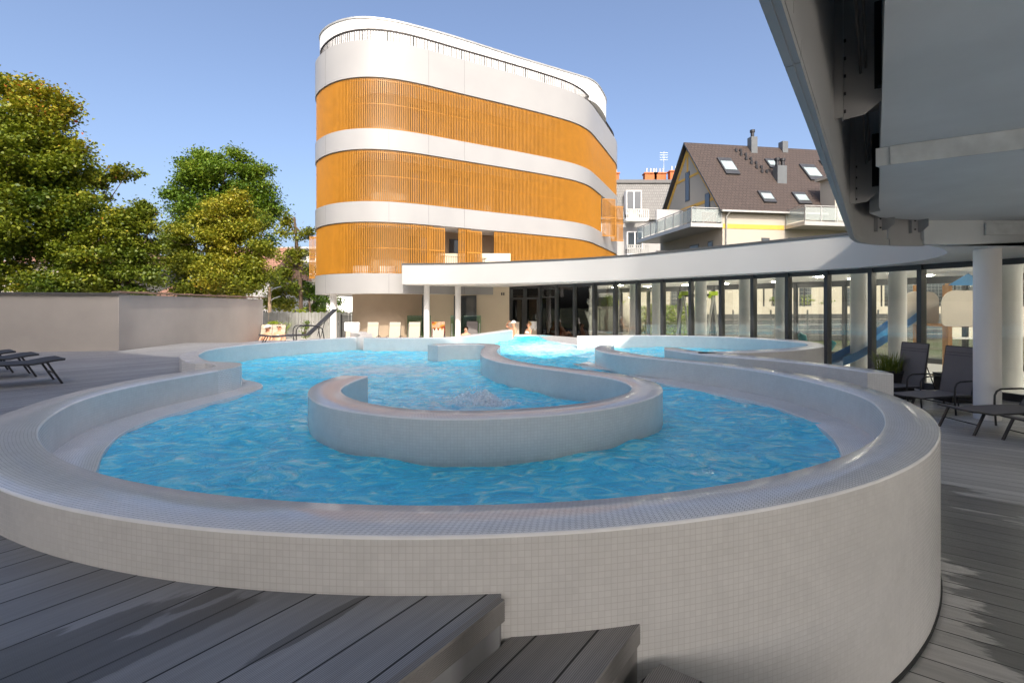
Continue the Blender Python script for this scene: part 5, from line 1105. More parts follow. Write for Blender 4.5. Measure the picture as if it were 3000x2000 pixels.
# ================================================================ TREES AND PLANTS
def leaves(name, mat_, parent, centres, n, size, rs, spread=.30, flat=.6, up=.5, tint=lambda c, z: .5, jit=.22):
    """centres: (x, y, z, weight); n leaf faces scattered round them"""
    rnd = np.random.RandomState(rs)
    C = np.array([c[:3] for c in centres]); wt_ = np.array([c[3] for c in centres]); wt_ = wt_ / wt_.sum()
    idx = rnd.choice(len(C), n, p=wt_)
    P = C[idx] + rnd.normal(0, 1, (n, 3)) * np.array([spread, spread, spread * flat])
    nr = rnd.normal(0, 1, (n, 3)); nr[:, 2] = np.abs(nr[:, 2]) + up; nr /= np.linalg.norm(nr, axis=1)[:, None]
    a = rnd.normal(0, 1, (n, 3)); a -= nr * (a * nr).sum(1)[:, None]; a /= np.linalg.norm(a, axis=1)[:, None]; b = np.cross(nr, a)
    s = size * rnd.uniform(.6, 1.3, n)[:, None]
    fold = nr * s * .18
    V = np.stack([P - a * s * .5, P + b * s * .38 + fold, P + a * s * .55, P - b * s * .38 + fold], 1).reshape(-1, 3)
    ox = Vector(); q = parent
    while q is not None: ox += q.location; q = q.parent
    V -= np.array(ox)
    me = bpy.data.meshes.new(name); me.vertices.add(len(V)); me.vertices.foreach_set('co', V.ravel())
    me.loops.add(4 * n); me.loops.foreach_set('vertex_index', np.arange(4 * n)); me.polygons.add(n)
    me.polygons.foreach_set('loop_start', np.arange(n) * 4); me.polygons.foreach_set('loop_total', np.full(n, 4))
    ct = np.array([tint(c, c[2]) for c in C]) + rnd.normal(0, .10, len(C))
    T = np.clip(ct[idx] + rnd.normal(0, jit * .6, n), 0, 1).astype(np.float32)
    at_ = me.attributes.new('tint', 'FLOAT', 'FACE'); at_.data.foreach_set('value', T)
    me.materials.append(mat_); me.update(); me.validate()
    o = bpy.data.objects.new(name, me); COL.objects.link(o); o.parent = parent; return o
def clumps(blobs, per, rs):
    rnd = np.random.RandomState(rs); out = []
    for (c, rx, ry, rz) in blobs:
        k = max(4, int(per * (rx * ry * rz) ** (2 / 3)))
        for i in range(k):
            d = rnd.normal(0, 1, 3); d /= np.linalg.norm(d); r = rnd.uniform(.35, 1.06) ** .6
            out.append((c[0] + d[0] * r * rx, c[1] + d[1] * r * ry, c[2] + d[2] * r * rz, rnd.uniform(.4, 1.4)))
    return out
def tree(name, label, d, trunkpx, blobpx, mat_, n, size, rs, per=9, spread=.32, tint=None, depth=.8, group=None, tr=.22, cat='tree'):
    tb_ = atd(trunkpx[0], 900, d); t = thing(name, (tb_.x, d, -.86), label, cat, group)
    blobs = []
    for (px, py, rx, ry, dd) in blobpx:
        c = atd(px, py, d + dd); k = (d + dd) / F; blobs.append((c, rx * k, rx * k * depth, ry * k))
    cl = clumps(blobs, per, rs)
    top = Vector((tb_.x + (trunkpx[1] - trunkpx[0]) / F * d, d, blobs[0][0].z - .4 * blobs[0][3]))
    m = MB(); base = Vector((tb_.x, d, -.86)); mid = base.lerp(top, .5) + Vector((.12, 0, 0))
    m.tube([base, base.lerp(mid, .15), mid, top], [tr * 1.35, tr, tr * .8, tr * .5], 10)
    m.build('trunk', M['bark'], t)
    rnd = np.random.RandomState(rs + 1)
    m = MB()
    for (c, rx, ry, rz) in blobs:
        st_ = mid.lerp(top, rnd.uniform(.1, .9)); c = Vector(c); mm = st_.lerp(c, .5) + Vector((0, 0, -.15 * (c - st_).length))
        m.tube([st_, mm, c], [tr * .42, tr * .25, tr * .08], 6)
    for i in rnd.choice(len(cl), min(len(cl), 70), replace=False):
        b = min(blobs, key=lambda b: (Vector(b[0]) - Vector(cl[i][:3])).length); c = Vector(b[0]); e = Vector(cl[i][:3])
        mm = c.lerp(e, .5) + Vector(rnd.normal(0, .08, 3)); m.tube([c, mm, e], [tr * .10, tr * .06, .008], 5)
    m.build('limbs', M['bark'], t)
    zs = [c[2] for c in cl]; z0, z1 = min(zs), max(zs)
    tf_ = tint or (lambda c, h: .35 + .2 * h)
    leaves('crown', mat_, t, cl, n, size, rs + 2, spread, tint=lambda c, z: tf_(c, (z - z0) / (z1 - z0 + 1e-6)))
    return t
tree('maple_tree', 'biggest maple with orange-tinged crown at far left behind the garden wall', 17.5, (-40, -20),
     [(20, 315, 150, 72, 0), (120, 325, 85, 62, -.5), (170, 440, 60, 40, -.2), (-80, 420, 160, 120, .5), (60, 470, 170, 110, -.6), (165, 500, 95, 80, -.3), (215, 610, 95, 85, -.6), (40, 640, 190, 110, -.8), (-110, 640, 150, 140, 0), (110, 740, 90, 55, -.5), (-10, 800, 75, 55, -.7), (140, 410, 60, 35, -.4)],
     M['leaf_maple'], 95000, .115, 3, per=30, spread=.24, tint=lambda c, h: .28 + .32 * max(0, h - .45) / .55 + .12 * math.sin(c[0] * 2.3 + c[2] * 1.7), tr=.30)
tree('maple_tree', 'slender maple branch tree reaching a lone leafy sprig to the right of the biggest maple', 18.5, (190, 230),
     [(285, 525, 45, 30, 0), (375, 505, 36, 24, 0), (250, 560, 60, 45, .3), (330, 515, 18, 8, 0)], M['leaf_maple'], 2600, .13, 8, per=30, spread=.14, tint=lambda c, h: .42, tr=.10)
tree('bushy_maple', 'dark bushy maple with feathery top shoots rising right of the biggest maple', 16.8, (330, 335),
     [(300, 760, 110, 75, 0), (230, 830, 130, 50, -.3), (390, 750, 65, 60, .3), (400, 670, 42, 60, .2), (330, 690, 60, 60, 0), (425, 830, 70, 45, 0), (418, 610, 7, 30, .2), (440, 665, 22, 10, .2), (345, 640, 12, 22, 0), (160, 850, 80, 28, -.4)],
     M['leaf_maple'], 46000, .098, 13, per=30, spread=.17, tint=lambda c, h: .22 + .28 * h + .1 * math.sin(c[0] * 3.1), tr=.16)
tree('round_tree', 'round-topped green tree rising behind the yellowing tree', 30, (640, 650),
     [(655, 520, 120, 75, 0), (570, 570, 70, 70, -.4), (740, 580, 75, 70, .3), (650, 620, 130, 70, 0), (600, 500, 60, 40, 0), (700, 490, 60, 38, 0), (790, 610, 30, 40, 0), (770, 680, 40, 60, 0)],
     M['leaf_green'], 50000, .14, 21, per=14, spread=.30, tint=lambda c, h: .35 + .3 * h, tr=.3)
tree('yellowing_tree', 'loose yellowing tree in front of the round green one, left of the tower', 24, (660, 655),
     [(680, 640, 90, 55, 0), (600, 720, 110, 75, -.3), (720, 720, 90, 75, .2), (540, 790, 70, 60, -.4), (650, 810, 120, 60, -.5), (745, 800, 60, 60, .1), (520, 700, 40, 60, 0), (690, 600, 35, 35, 0), (600, 855, 90, 25, -.5), (700, 850, 60, 25, -.5)],
     M['leaf_yellow'], 62000, .115, 34, per=18, spread=.25, tint=lambda c, h: .30 + .28 * math.sin(c[0] * 1.3 + .5) * .5 + .22 * h, tr=.2)
tree('slim_tree', 'tall thin sparse tree standing between the yellowing tree and the orange shutter', 29, (884, 862),
     [(838, 625, 20, 28, 0), (860, 690, 40, 25, 0), (880, 720, 40, 35, 0), (860, 790, 35, 50, .2), (885, 760, 30, 60, 0), (905, 690, 18, 20, 0), (835, 780, 25, 30, 0), (850, 840, 40, 30, 0)],
     M['leaf_yellow'], 3400, .15, 45, per=10, spread=.22, tint=lambda c, h: .2 + .2 * h, tr=.13)
tree('slim_tree', 'second thin dark-trunked tree directly under the orange shutter', 30, (902, 904),
     [(900, 840, 25, 25, 0), (915, 870, 20, 25, .2), (900, 800, 18, 20, 0)], M['leaf_green'], 1100, .14, 52, per=10, spread=.2, tint=lambda c, h: .3, tr=.09)
tree('slim_tree', 'short leaning thin tree under the left edge of the tower soffit', 31, (912, 918),
     [(925, 850, 14, 20, 0), (930, 885, 22, 22, 0), (915, 900, 18, 12, 0)], M['leaf_green'], 800, .13, 57, per=10, spread=.18, tint=lambda c, h: .35, tr=.07)
tree('garden_tree', 'small dense yellow-green garden tree behind the street lamp', 36, (845, 845),
     [(835, 860, 45, 35, 0), (850, 900, 40, 25, -.4), (820, 820, 30, 30, 0), (800, 890, 25, 30, 0)], M['leaf_yellow'], 5000, .17, 63, per=6, spread=.3, tint=lambda c, h: .3 + .2 * h, tr=.12)
tree('garden_tree', 'dark green tree seen beneath the tower soffit beside the left column', 38, (950, 950),
     [(940, 890, 40, 30, 0), (955, 920, 35, 20, 0)], M['leaf_green'], 2600, .17, 68, per=6, spread=.3, tint=lambda c, h: .5, tr=.12)
def shrub(name, label, c, rx, ry, rz, n, size, mat_, rs, tint=.5, group=None, spread=.09):
    t = thing(name, (c[0], c[1], c[2] - rz), label, 'shrub', group)
    cl = clumps([(c, rx, ry, rz)], 60, rs)
    m = MB()
    for i in range(6): e = cl[i * 3 % len(cl)]; m.tube([(c[0], c[1], c[2] - rz - .05), (c[0] + .3 * (e[0] - c[0]), c[1], c[2]), e[:3]], .012, 5)
    m.build('stem', M['bark'], t); leaves('foliage', mat_, t, cl, n, size, rs, spread, tint=lambda c_, z: tint); return t
def blades(name, label, c, n, L, spread, mat_, rs, wd=.012, group=None, lean=.5):
    rnd = np.random.RandomState(rs); t = thing(name, tuple(c), label, 'plant', group); m = MB()
    for i in range(n):
        a = rnd.uniform(0, 6.283); q = spread * rnd.uniform(0, 1) ** .5; bx_, by_ = c[0] + q * math.cos(a), c[1] + q * math.sin(a)
        l = L * rnd.uniform(.6, 1.1); ln = lean * rnd.uniform(.2, 1.0); da = a + rnd.normal(0, .6)
        pts = [(bx_ + ln * l * f * f * math.cos(da), by_ + ln * l * f * f * math.sin(da), c[2] + l * f * (1 - .25 * ln * f)) for f in (0, .4, .75, 1)]
        wv = Vector((-math.sin(da), math.cos(da), 0)) * wd / 2
        for k in range(3):
            A_, B_ = Vector(pts[k]), Vector(pts[k + 1]); w0, w1 = (1, .8, .5, .05)[k], (1, .8, .5, .05)[k + 1]
            m.face([A_ - wv * w0, A_ + wv * w0, B_ + wv * w1, B_ - wv * w1])
    o = m.build('leaves', mat_, t)
    at_ = o.data.attributes.new('tint', 'FLOAT', 'FACE'); at_.data.foreach_set('value', rnd.uniform(0, 1, len(o.data.polygons)).astype(np.float32)); return t
p = atd(800, 955, 24); shrub('lime_shrub', 'bright lime-green shrub growing by the end of the garden wall', (p.x, p.y, p.z - .1), .62, .4, .42, 2600, .075, M['leaf_lime'], 71, .6)
p = atd(828, 985, 23.6); blades('yucca_plant', 'spiky yucca in a pot behind the black lounger', (p.x, p.y, -.55), 60, 1.0, .08, M['leaf_lime'], 72, .05, lean=.8)
p = atd(893, 955, 23.8); shrub('thin_shrub', 'thin upright shrub before the grey fence beside the black lounger back', (p.x, p.y, p.z - .1), .22, .2, .42, 420, .07, M['leaf_green'], 73, .6)
p = atd(880, 895, 27.6); shrub('hedge_plant', 'yellow flowering plant peeping over the grey privacy fence', (p.x, p.y, .72), .5, .3, .22, 700, .07, M['leaf_lime'], 74, .7)
for i, (px, dz, h) in enumerate(((1775, .12, .3), (1818, .1, .25), (2260, .1, .28), (2365, .08, .22), (2420, .08, .3), (2520, .1, .3), (2620, .1, .26))):
    d = 26.3; p = atd(px, 880, d); y = ya(p.x, 2.6)
    shrub('bed_plant', ['small pale shrub', 'tiny clump', 'wispy plant', 'low yellow clump', 'red-tipped plant', 'young climber', 'little bush'][i] + ' in the bed above the retaining wall, %s in the row' % ['first', 'second', 'third', 'fourth', 'fifth', 'sixth', 'seventh'][i], ((px - 1500) / F * y, y, 1.1 + h / 2), .28, .2, h, 240, .08, M['leaf_lime' if i % 2 else 'leaf_green'], 80 + i, .6, 'plants in the bed behind the hall')
hd = thing('hedge', (8, 25.5, -.8), 'bright green hedge seen through the left hall panes', 'hedge')
cl = [(6.4 + .12 * i + .02 * j, 25.4 + .2 * (j % 3), -.5 + .28 * j, 1.) for i in range(26) for j in range(6)]
leaves('foliage', M['leaf_lime'], hd, cl, 5200, .10, 91, .14, tint=lambda c, z: .25)
p = atd(1760, 855, 29); tree('olive_tree', 'grey-green leafy small tree seen through the hall windows', 30, (1790, 1790), [(1790, 850, 30, 35, 0), (1775, 880, 22, 20, 0)], M['leaf_green'], 1600, .13, 95, per=10, spread=.2, tint=lambda c, h: .6, tr=.07)
# planters on the right
def planter(x0, x1, y0, y1, z1, label):
    t = thing('planter', ((x0 + x1) / 2, (y0 + y1) / 2, ZL), label, 'planter', 'black planters along the hall')
    m = MB(); m.bx(x0, x1, y0, y1, ZL + .002, z1 - .05); o = m.build('box', M['black'], t)
    m = MB(); w_ = .03
    m.bx(x0 - .01, x1 + .01, y0 - .01, y0 + w_, z1 - .05, z1); m.bx(x0 - .01, x1 + .01, y1 - w_, y1 + .01, z1 - .05, z1); m.bx(x0 - .01, x0 + w_, y0 + w_, y1 - w_, z1 - .05, z1); m.bx(x1 - w_, x1 + .01, y0 + w_, y1 - w_, z1 - .05, z1); m.build('rim', M['anthr'], t, smooth=False)
    m = MB(); m.bx(x0 + .03, x1 - .03, y0 + .03, y1 - .03, z1 - .06, z1 - .03); m.build('soil', M['soil'], t); return t
planter(6.95, 7.55, 9.35, 9.75, -.24, 'black planter box holding a grass tuft, left of the upright loungers')
planter(7.95, 8.75, 9.0, 9.4, -.26, 'black planter box between the two upright grey loungers')
blades('grass_tuft', 'tuft of ornamental grass growing in the left black planter', (7.18, 9.5, -.27), 320, .42, .20, M['blade'], 76, .010, lean=.8)

# ================================================================ SUN LOUNGERS
def lounger(label, loc, rz, hs=.30, ang=80, bl=.78, L=1.2, w=.56, sling='mesh_grey', frame='black', group=None, arms=True):
    t = thing('sun_lounger', loc, label, 'sun lounger', group, rz)
    ca, sa = math.cos(R(ang)), math.sin(R(ang))
    fr = M[frame]
    m = MB()
    prof = [(0, hs + .02), (.10, hs + .012), (.28, hs - .02), (.5, hs - .012), (.8, hs), (L, hs)]
    for y in (.012, w - .012): m.tube([(x, y, z) for x, z in prof], .0125, 8)
    m.tube([(0, .012, hs + .02), (0, w - .012, hs + .02)], .0125, 8); m.tube([(L * .62, .012, hs - .03), (L * .62, w - .012, hs - .03)], .011, 8)
    m.build('seat_frame', fr, t, local=True)
    m = MB()
    hx = L + .01; top = (hx + bl * ca, hs + bl * sa)
    for y in (.016, w - .016): m.tube([(hx, y, hs), ((hx + top[0]) / 2 + .012 * sa, y, (hs + top[1]) / 2 - .012 * ca), (top[0], y, top[1])], .0125, 8)
    m.tube([(top[0], .016, top[1]), (top[0], w - .016, top[1])], .0125, 8); m.build('back_frame', fr, t, local=True)
    def sheet(P_, y0, y1, nm):
        m = MB(); n = len(P_)
        up = [(x, z) for x, z in P_]
        for k in range(n - 1):
            (x0, z0), (x1, z1) = up[k], up[k + 1]
            dx, dz = x1 - x0, z1 - z0; l = math.hypot(dx, dz); nx, nz = -dz / l * .004, dx / l * .004
            for s_ in (1, -1):
                q = [(x0 + nx * s_, y0, z0 + nz * s_), (x1 + nx * s_, y0, z1 + nz * s_), (x1 + nx * s_, y1, z1 + nz * s_), (x0 + nx * s_, y1, z0 + nz * s_)]
                m.face(q if s_ > 0 else q[::-1])
        return m.build(nm, M[sling], t, local=True)
    sag = lambda x, z: (x, z + .004)
    sheet([(x + .0, z + .006) for x, z in prof], .02, w - .02, 'seat_sling')
    nb_ = 6
    o = sheet([(hx + bl * ca * k / nb_ - .004 * sa, hs + bl * sa * k / nb_ + .01 + .004 * ca) for k in range(nb_ + 1)], .024, w - .024, 'back_sling')
    m = MB()
    for f in (.86, .80): m.box((hx + bl * ca * f - .008 * sa, w / 2, hs + .01 + bl * sa * f + .008 * ca), (.003, w - .05, .006), 0, 0)
    m.build('seam', fr, o, local=True)
    for y in (.012, w - .012):
        m = MB(); m.bar((.16, y, hs - .01), (.02, y, .0), .022, .03, up=(0, 1, 0)); m.build('leg', fr, t, local=True)
    m = MB(); m.bar((.085, .012, hs * .47), (.085, w - .012, hs * .47), .016, .012); m.build('stretcher', fr, t, local=True)
    for y in (-.012, w + .012):
        m = MB()
        if arms:
            ah = hs + .235; pts = [(L * .74, y, .0), (L * .72, y, hs), (L * .725, y, ah - .09), (L * .75, y, ah - .03), (L * .80, y, ah), (L * 1.05, y, ah + .01), (L * 1.22, y, ah - .02), (L * 1.29, y, ah - .09), (L * 1.31, y, hs - .02), (L * 1.35, y, 0)]
            m.tube(pts, .0135, 8); m.build('armrest', fr, t, local=True)
        else:
            m.bar((L * .74, y, 0), (L * .70, y, hs), .022, .03, up=(0, 1, 0)); m.bar((L * 1.2, y, 0), (L * 1.1, y, hs), .022, .03, up=(0, 1, 0)); m.build('leg', fr, t, local=True)
    m = MB(); m.tube([(L * .73, 0, hs * .55), (L * .73, w, hs * .55)], .009, 6); m.tube([(L * 1.32, 0, hs * .5), (L * 1.32, w, hs * .5)], .009, 6)
    f = .55
    for y in (.03, w - .03): m.tube([(hx + bl * ca * f, y, hs + bl * sa * f), (hx + .28, y, hs - .05)], .009, 6)
    m.build('support', fr, t, local=True)
    return t
G1 = 'grey loungers on the lower deck'
lounger('upright taupe lounger nearest the white column, behind the flat ones', (6.24, 7.89, ZL), R(7.5), ang=80, group=G1)
lounger('upright taupe lounger beside the grass planter, farthest back of its row', (6.17, 8.77, ZL), R(7.5), ang=80, group=G1)
lounger('taupe lounger whose seat stretches before the foot of the white column', (6.22, 6.72, ZL), R(1), ang=55, group=G1)
lounger('taupe lounger cut off by the right picture edge, closest to the viewer', (6.40, 5.97, ZL), R(0), ang=55, group=G1)
G2 = 'black loungers on the upper deck'
for (x, y, lb) in ((-6.09, 6.65, 'front black lounger of the three cut by the left picture edge, long seat showing'), (-7.0, 7.26, 'middle black lounger of the three cut by the left picture edge'), (-7.74, 7.68, 'rearmost black lounger of the three cut by the left picture edge, only its tip showing')):
    lounger(lb, (x, y, 0), R(-129), hs=.285, ang=35, sling='mesh_black', group=G2)
lounger('black lounger with raised back standing before the grey fence near the tower column', (-6.19, 12.28, -.035), R(31), hs=.265, ang=44, bl=.95, L=1.12, sling='mesh_black', group=G2)
G3 = 'beige loungers on the far terrace'
def back_l(px, d, label, sling='mesh_beige', w=.50, ang=78, rz=90, h=None, bl=.82):
    x = (px - 1500) / F * d; return lounger(label, (x + w / 2 if rz == 90 else x, d - 1.2, ZL), R(rz), ang=ang, bl=bl, w=w, sling=sling, frame='anthr', group=G3)
back_l(1028, 19.6, 'beige lounger under a white towel beside the left tower column')
back_l(1090, 20.4, 'bare beige lounger, first one right of the white-towelled lounger')
back_l(1155, 20.4, 'beige lounger with a towel roll on its seat, in front of the plain porch wall')
back_l(1213, 20.4, 'bare beige lounger before the left glass screen')
back_l(1283, 20.3, 'beige lounger with a patterned towel between the two porch columns')
back_l(1383, 21.4, 'dark taupe lounger before the right porch window', 'mesh_grey')
back_l(1505, 20.6, 'beige lounger where the man in the white cap sits')
back_l(1568, 20.9, 'beige lounger covered by a white towel behind the blonde woman')
back_l(1592, 20.6, 'bare tilted beige lounger right of the blonde woman', rz=72, ang=66)
back_l(1660, 22.2, 'beige lounger behind the hall glass where someone reclines')
back_l(778, 17.6, 'beige lounger of the sunbather in the white cap, by the garden wall end')
back_l(812, 17.5, 'beige lounger of the sunbather in sunglasses, behind the black lounger')
def towel(label, c, w_, h_, d_, mat_='towel', rz=0., group=None, name='towel'):
    """towel hung over the top of a backrest: c = top centre"""
    m = MB(); n = 14; A = [(c[0] - w_ / 2 + w_ * i / (n - 1), c[1] - d_ / 2 + .012 * math.sin(i * 1.7)) for i in range(n)]
    B = [(a, b + d_ + .01 * math.sin(i * 1.1)) for i, (a, b) in enumerate(A)]
    m.sweep(A, B, [(0, -.03, c[2] - h_), (0, -.01, c[2] - h_ * .5), (0, 0, c[2] - .02), (0, .02, c[2]), (1, .02, c[2]), (1, 0, c[2] - .02), (1, -.02, c[2] - h_ * .7)], 0)
    m.uv = {}; return tag(m.build(name, M[mat_], ang=80), label, 'towel', group)
def ttop(px, d): return ((px - 1500) / F * d, d + .17, ZL + 1.125)
towel('white towel hung over the beige lounger beside the left tower column', ttop(1028, 19.6), .58, .34, .10)
towel('white towel draped over the lounger behind the blonde woman', ttop(1568, 20.9), .56, .75, .12)
def printed():
    t = NT('printed_beach_towel'); b = t.bsdf((1, 1, 1), .95); c = t.coords('Object', scale=(1.4, 1, 2.2)); n = t.noise(c, 1.6, 2., .5)
    r = t.ramp((n, 0), ((.30, (.05, .008, .03)), (.44, (.20, .03, .012)), (.52, (.32, .17, .015)), (.58, (.36, .22, .14)), (.70, (.38, .27, .20))), 'CONSTANT'); t.l(r, 0, b, 'Base Color'); return t.m
M['printed'] = printed()
towel('colourful patterned beach towel hung over a beige lounger between the porch columns', ttop(1283, 20.3), .54, .62, .10, 'printed')
m = MB(); x, y, z = ttop(1155, 20.4); m.tube([(x - .24, y - .75, ZL + .37), (x, y - .72, ZL + .40), (x + .24, y - .76, ZL + .37)], [.07, .085, .07], 12); tag(m.build('rolled_towel', M['towel']), 'rolled white towel lying on the seat of a beige lounger at the porch', 'towel')
m = MB(); m.tube([(-6.42, 5.98, .345), (-6.30, 5.86, .36), (-6.18, 5.74, .345)], [.06, .072, .06], 12); tag(m.build('rolled_towel', M['towel']), 'rolled white towel on the front black lounger at the left edge', 'towel')
# bathrobe over a chair
x = (1638 - 1500) / F * 21.2
rb_ = thing('bathrobe', (x, 21.2, ZL), 'cream bathrobe hanging in folds over a chair right of the tilted lounger', 'bathrobe')
m = MB(); n = 22
A = np.array([(x + (.24 + .05 * math.sin(k * 2.7)) * math.cos(6.283 * k / n), 21.2 + (.16 + .04 * math.sin(k * 3.9)) * math.sin(6.283 * k / n)) for k in range(n)])
for za, zb, s0, s1 in ((ZL + .12, ZL + .55, 1.05, .95), (ZL + .55, ZL + .95, .95, .8), (ZL + .95, ZL + 1.06, .8, .45), (ZL + 1.06, ZL + 1.07, .45, .02)):
    for k in range(n):
        a, b = A[k], A[(k + 1) % n]; c = np.array((x, 21.2)); f = lambda p, s: c + (p - c) * s
        m.face([(*f(a, s0), za), (*f(b, s0), za), (*f(b, s1), zb), (*f(a, s1), zb)])
m.build('cloth', M['towel'], rb_, ang=80); m = MB(); m.tube([(x - .26, 21.15, ZL + .4), (x - .32, 21.1, ZL + .62), (x - .22, 21.12, ZL + .98)], [.05, .06, .05], 8); m.build('sleeve', M['towel'], rb_)

# ================================================================ PEOPLE
def person(label, loc, rz, J, skin, sc=1.0, hair=None, hat=None, shades=False, cloth=None, long_hair=False):
    t = thing('person', loc, label, 'person', None, rz)
    names = list(J); V = [Vector(J[k][:3]) * sc for k in names]; RAD = [J[k][3] * sc for k in names]
    E = [('pelvis', 'belly'), ('belly', 'chest'), ('chest', 'neck'), ('neck', 'jaw'), ('jaw', 'skull'), ('skull', 'crown')]
    for s in 'lr': E += [('chest', 'sh' + s), ('sh' + s, 'el' + s), ('el' + s, 'wr' + s), ('wr' + s, 'pa' + s), ('pelvis', 'hip' + s), ('hip' + s, 'kn' + s), ('kn' + s, 'an' + s), ('an' + s, 'toe' + s)]
    ei = [(names.index(a), names.index(b)) for a, b in E]
    def add(p, r, frm): V.append(p); RAD.append(r); ei.append((frm, len(V) - 1)); return len(V) - 1
    for s in 'lr':
        w_, p_ = V[names.index('wr' + s)], V[names.index('pa' + s)]; d = (p_ - w_).normalized(); q = d.orthogonal().normalized(); u = d.cross(q)
        ip = names.index('pa' + s)
        for k, (o_, l) in enumerate(((-1.5, .062), (-.5, .075), (.5, .072), (1.5, .055))):
            b = add(p_ + d * .035 * sc + q * o_ * .021 * sc, .0095 * sc, ip); c = add(p_ + (d * (.035 + l * .5) + q * o_ * .023) * sc - u * .006 * sc, .0085 * sc, b); add(p_ + (d * (.035 + l * .9) + q * o_ * .024) * sc - u * .022 * sc, .0075 * sc, c)
        b = add(p_ + (q * -.042 - d * .012) * sc, .011 * sc, ip); add(p_ + (q * -.062 + d * .03) * sc, .0095 * sc, b)
    fwd = Vector((0, 1, 0)); hd = V[names.index('skull')]
    add(hd + (fwd * .105 + Vector((0, 0, -.005))) * sc, .014 * sc, names.index('skull'))
    me = bpy.data.meshes.new('body'); me.from_pydata(V, ei, []); ob = bpy.data.objects.new('body_cage', me); COL.objects.link(ob)
    md = ob.modifiers.new('Skin', 'SKIN'); md.use_smooth_shade = True; md.branch_smoothing = .4
    for i, r in enumerate(RAD): me.skin_vertices[0].data[i].radius = (r, r); me.skin_vertices[0].data[i].use_root = (i == 0)
    k = names.index('chest'); me.skin_vertices[0].data[k].radius = (RAD[k] * 1.25, RAD[k] * .85)
    sb_ = ob.modifiers.new('Sub', 'SUBSURF'); sb_.levels = sb_.render_levels = 2
    dg = bpy.context.evaluated_depsgraph_get(); nm = bpy.data.meshes.new_from_object(ob.evaluated_get(dg)); bpy.data.objects.remove(ob)
    nm.name = 'body'; nm.materials.clear(); nm.materials.append(M[skin]); nm.polygons.foreach_set('use_smooth', [True] * len(nm.polygons))
    bo = bpy.data.objects.new('body', nm); COL.objects.link(bo); bo.parent = t
    def ell(c, r, nm_, mat_, zmin=-1., ymax=1e9):
        m = MB(); n1, n2 = 14, 9; 
        for i in range(n2):
            for j in range(n1):
                f = lambda i_, j_: (math.cos(math.pi * (i_ / n2 - .5)) * math.cos(6.283 * j_ / n1), math.cos(math.pi * (i_ / n2 - .5)) * math.sin(6.283 * j_ / n1), math.sin(math.pi * (i_ / n2 - .5)))
                q = [f(i, j), f(i, j + 1), f(i + 1, j + 1), f(i + 1, j)]
                if all(a[2] > zmin - .001 for a in q) and all(a[1] < ymax for a in q): m.face([(c.x + a[0] * r[0], c.y + a[1] * r[1], c.z + a[2] * r[2]) for a in q])
        return m.build(nm_, M[mat_], t, local=True, ang=80)
    up = Vector((0, 0, 1)) * sc
    if hair: ell(hd + up * .012 - fwd * .012 * sc, (.098 * sc, .112 * sc, .122 * sc), 'hair', hair, -.95 if long_hair else -.55, .35)
    if hat:
        ell(hd + up * .03, (.106 * sc, .118 * sc, .108 * sc), 'cap', hat, .0)
        m = MB(); c = hd + up * .035 + fwd * .14 * sc; m.box(c, (.13 * sc, .12 * sc, .012)); m.build('cap_peak', M[hat], t, local=True)
    m = MB()
    for s_ in (-1, 1):
        c = hd + Vector((s_ * .036, .088, .012)) * sc; m.box(c, ((.055 if shades else .022) * sc, .02 * sc, (.036 if shades else .012) * sc))
    if shades: m.box(hd + Vector((0, .09, .02)) * sc, (.15 * sc, .012 * sc, .01 * sc))
    m.build('sunglasses' if shades else 'eyes', M['black'], t, local=True)
    m = MB(); m.box(hd + Vector((0, .086, -.055)) * sc, (.042 * sc, .012 * sc, .009 * sc)); m.build('mouth', M['red_cloth'], t, local=True)
    if cloth:
        for nm_, mt in cloth:
            if nm_ == 'swim_top':
                c = V[names.index('chest')]; ell(c + Vector((0, .02, -.02)) * sc, (.168 * sc, .125 * sc, .085 * sc), nm_, mt)
            if nm_ == 'swim_trunks':
                c = V[names.index('pelvis')]; ell(c, (.172 * sc, .145 * sc, .115 * sc), nm_, mt)
    return t
def seated(head_fwd=0., lean=.0, armR=None, kn=.56):
    J = dict(pelvis=(0, 0, .40, .125), belly=(0, -.06 - lean * .4, .56, .115), chest=(0, -.12 - lean, .76, .13), neck=(0, -.14 - lean * 1.2, .93, .052), jaw=(0, -.12 - lean * 1.2, 1.0, .07), skull=(0, -.125 - lean * 1.2, 1.075, .088), crown=(0, -.13 - lean * 1.2, 1.135, .062))
    for s, k in (('l', -1), ('r', 1)):
        J['sh' + s] = (k * .165, -.13 - lean, .86, .058); J['el' + s] = (k * .235, -.05 - lean * .6, .61, .042); J['wr' + s] = (k * .19, .16, .50, .030); J['pa' + s] = (k * .175, .23, .475, .030)
        J['hip' + s] = (k * .09, .03, .395, .095); J['kn' + s] = (k * .115, .42, kn, .062); J['an' + s] = (k * .11, .78, .36, .042); J['toe' + s] = (k * .115, .90, .43, .034)
    if armR: J.update(armR)
    return J
person('blonde woman in sunglasses and white swimsuit sitting on a lounger, hair tied back', ((1541 - 1500) / F * 20.3, 20.3, ZL - .06), R(115), seated(), 'skin', hair='hair_blonde', shades=True, cloth=[('swim_top', 'towel'), ('swim_trunks', 'towel')])
person('man in a white cap raising a hand to his head beside the blonde woman', ((1497 - 1500) / F * 20.1, 20.1, ZL - .03), R(120), seated(armR={'elr': (.36, .02, .98, .042), 'wrr': (.17, .03, 1.13, .030), 'par': (.11, .02, 1.16, .030)}, kn=.66), 'skin', hat='towel', cloth=[('swim_trunks', 'red_cloth')])
person('dark-haired child whose head peeps over the far pool wall', ((1363 - 1500) / F * 19.2, 19.2, ZL - .12), R(170), seated(), 'skin', .92, hair='hair_dark', cloth=[('swim_trunks', 'red_cloth')])
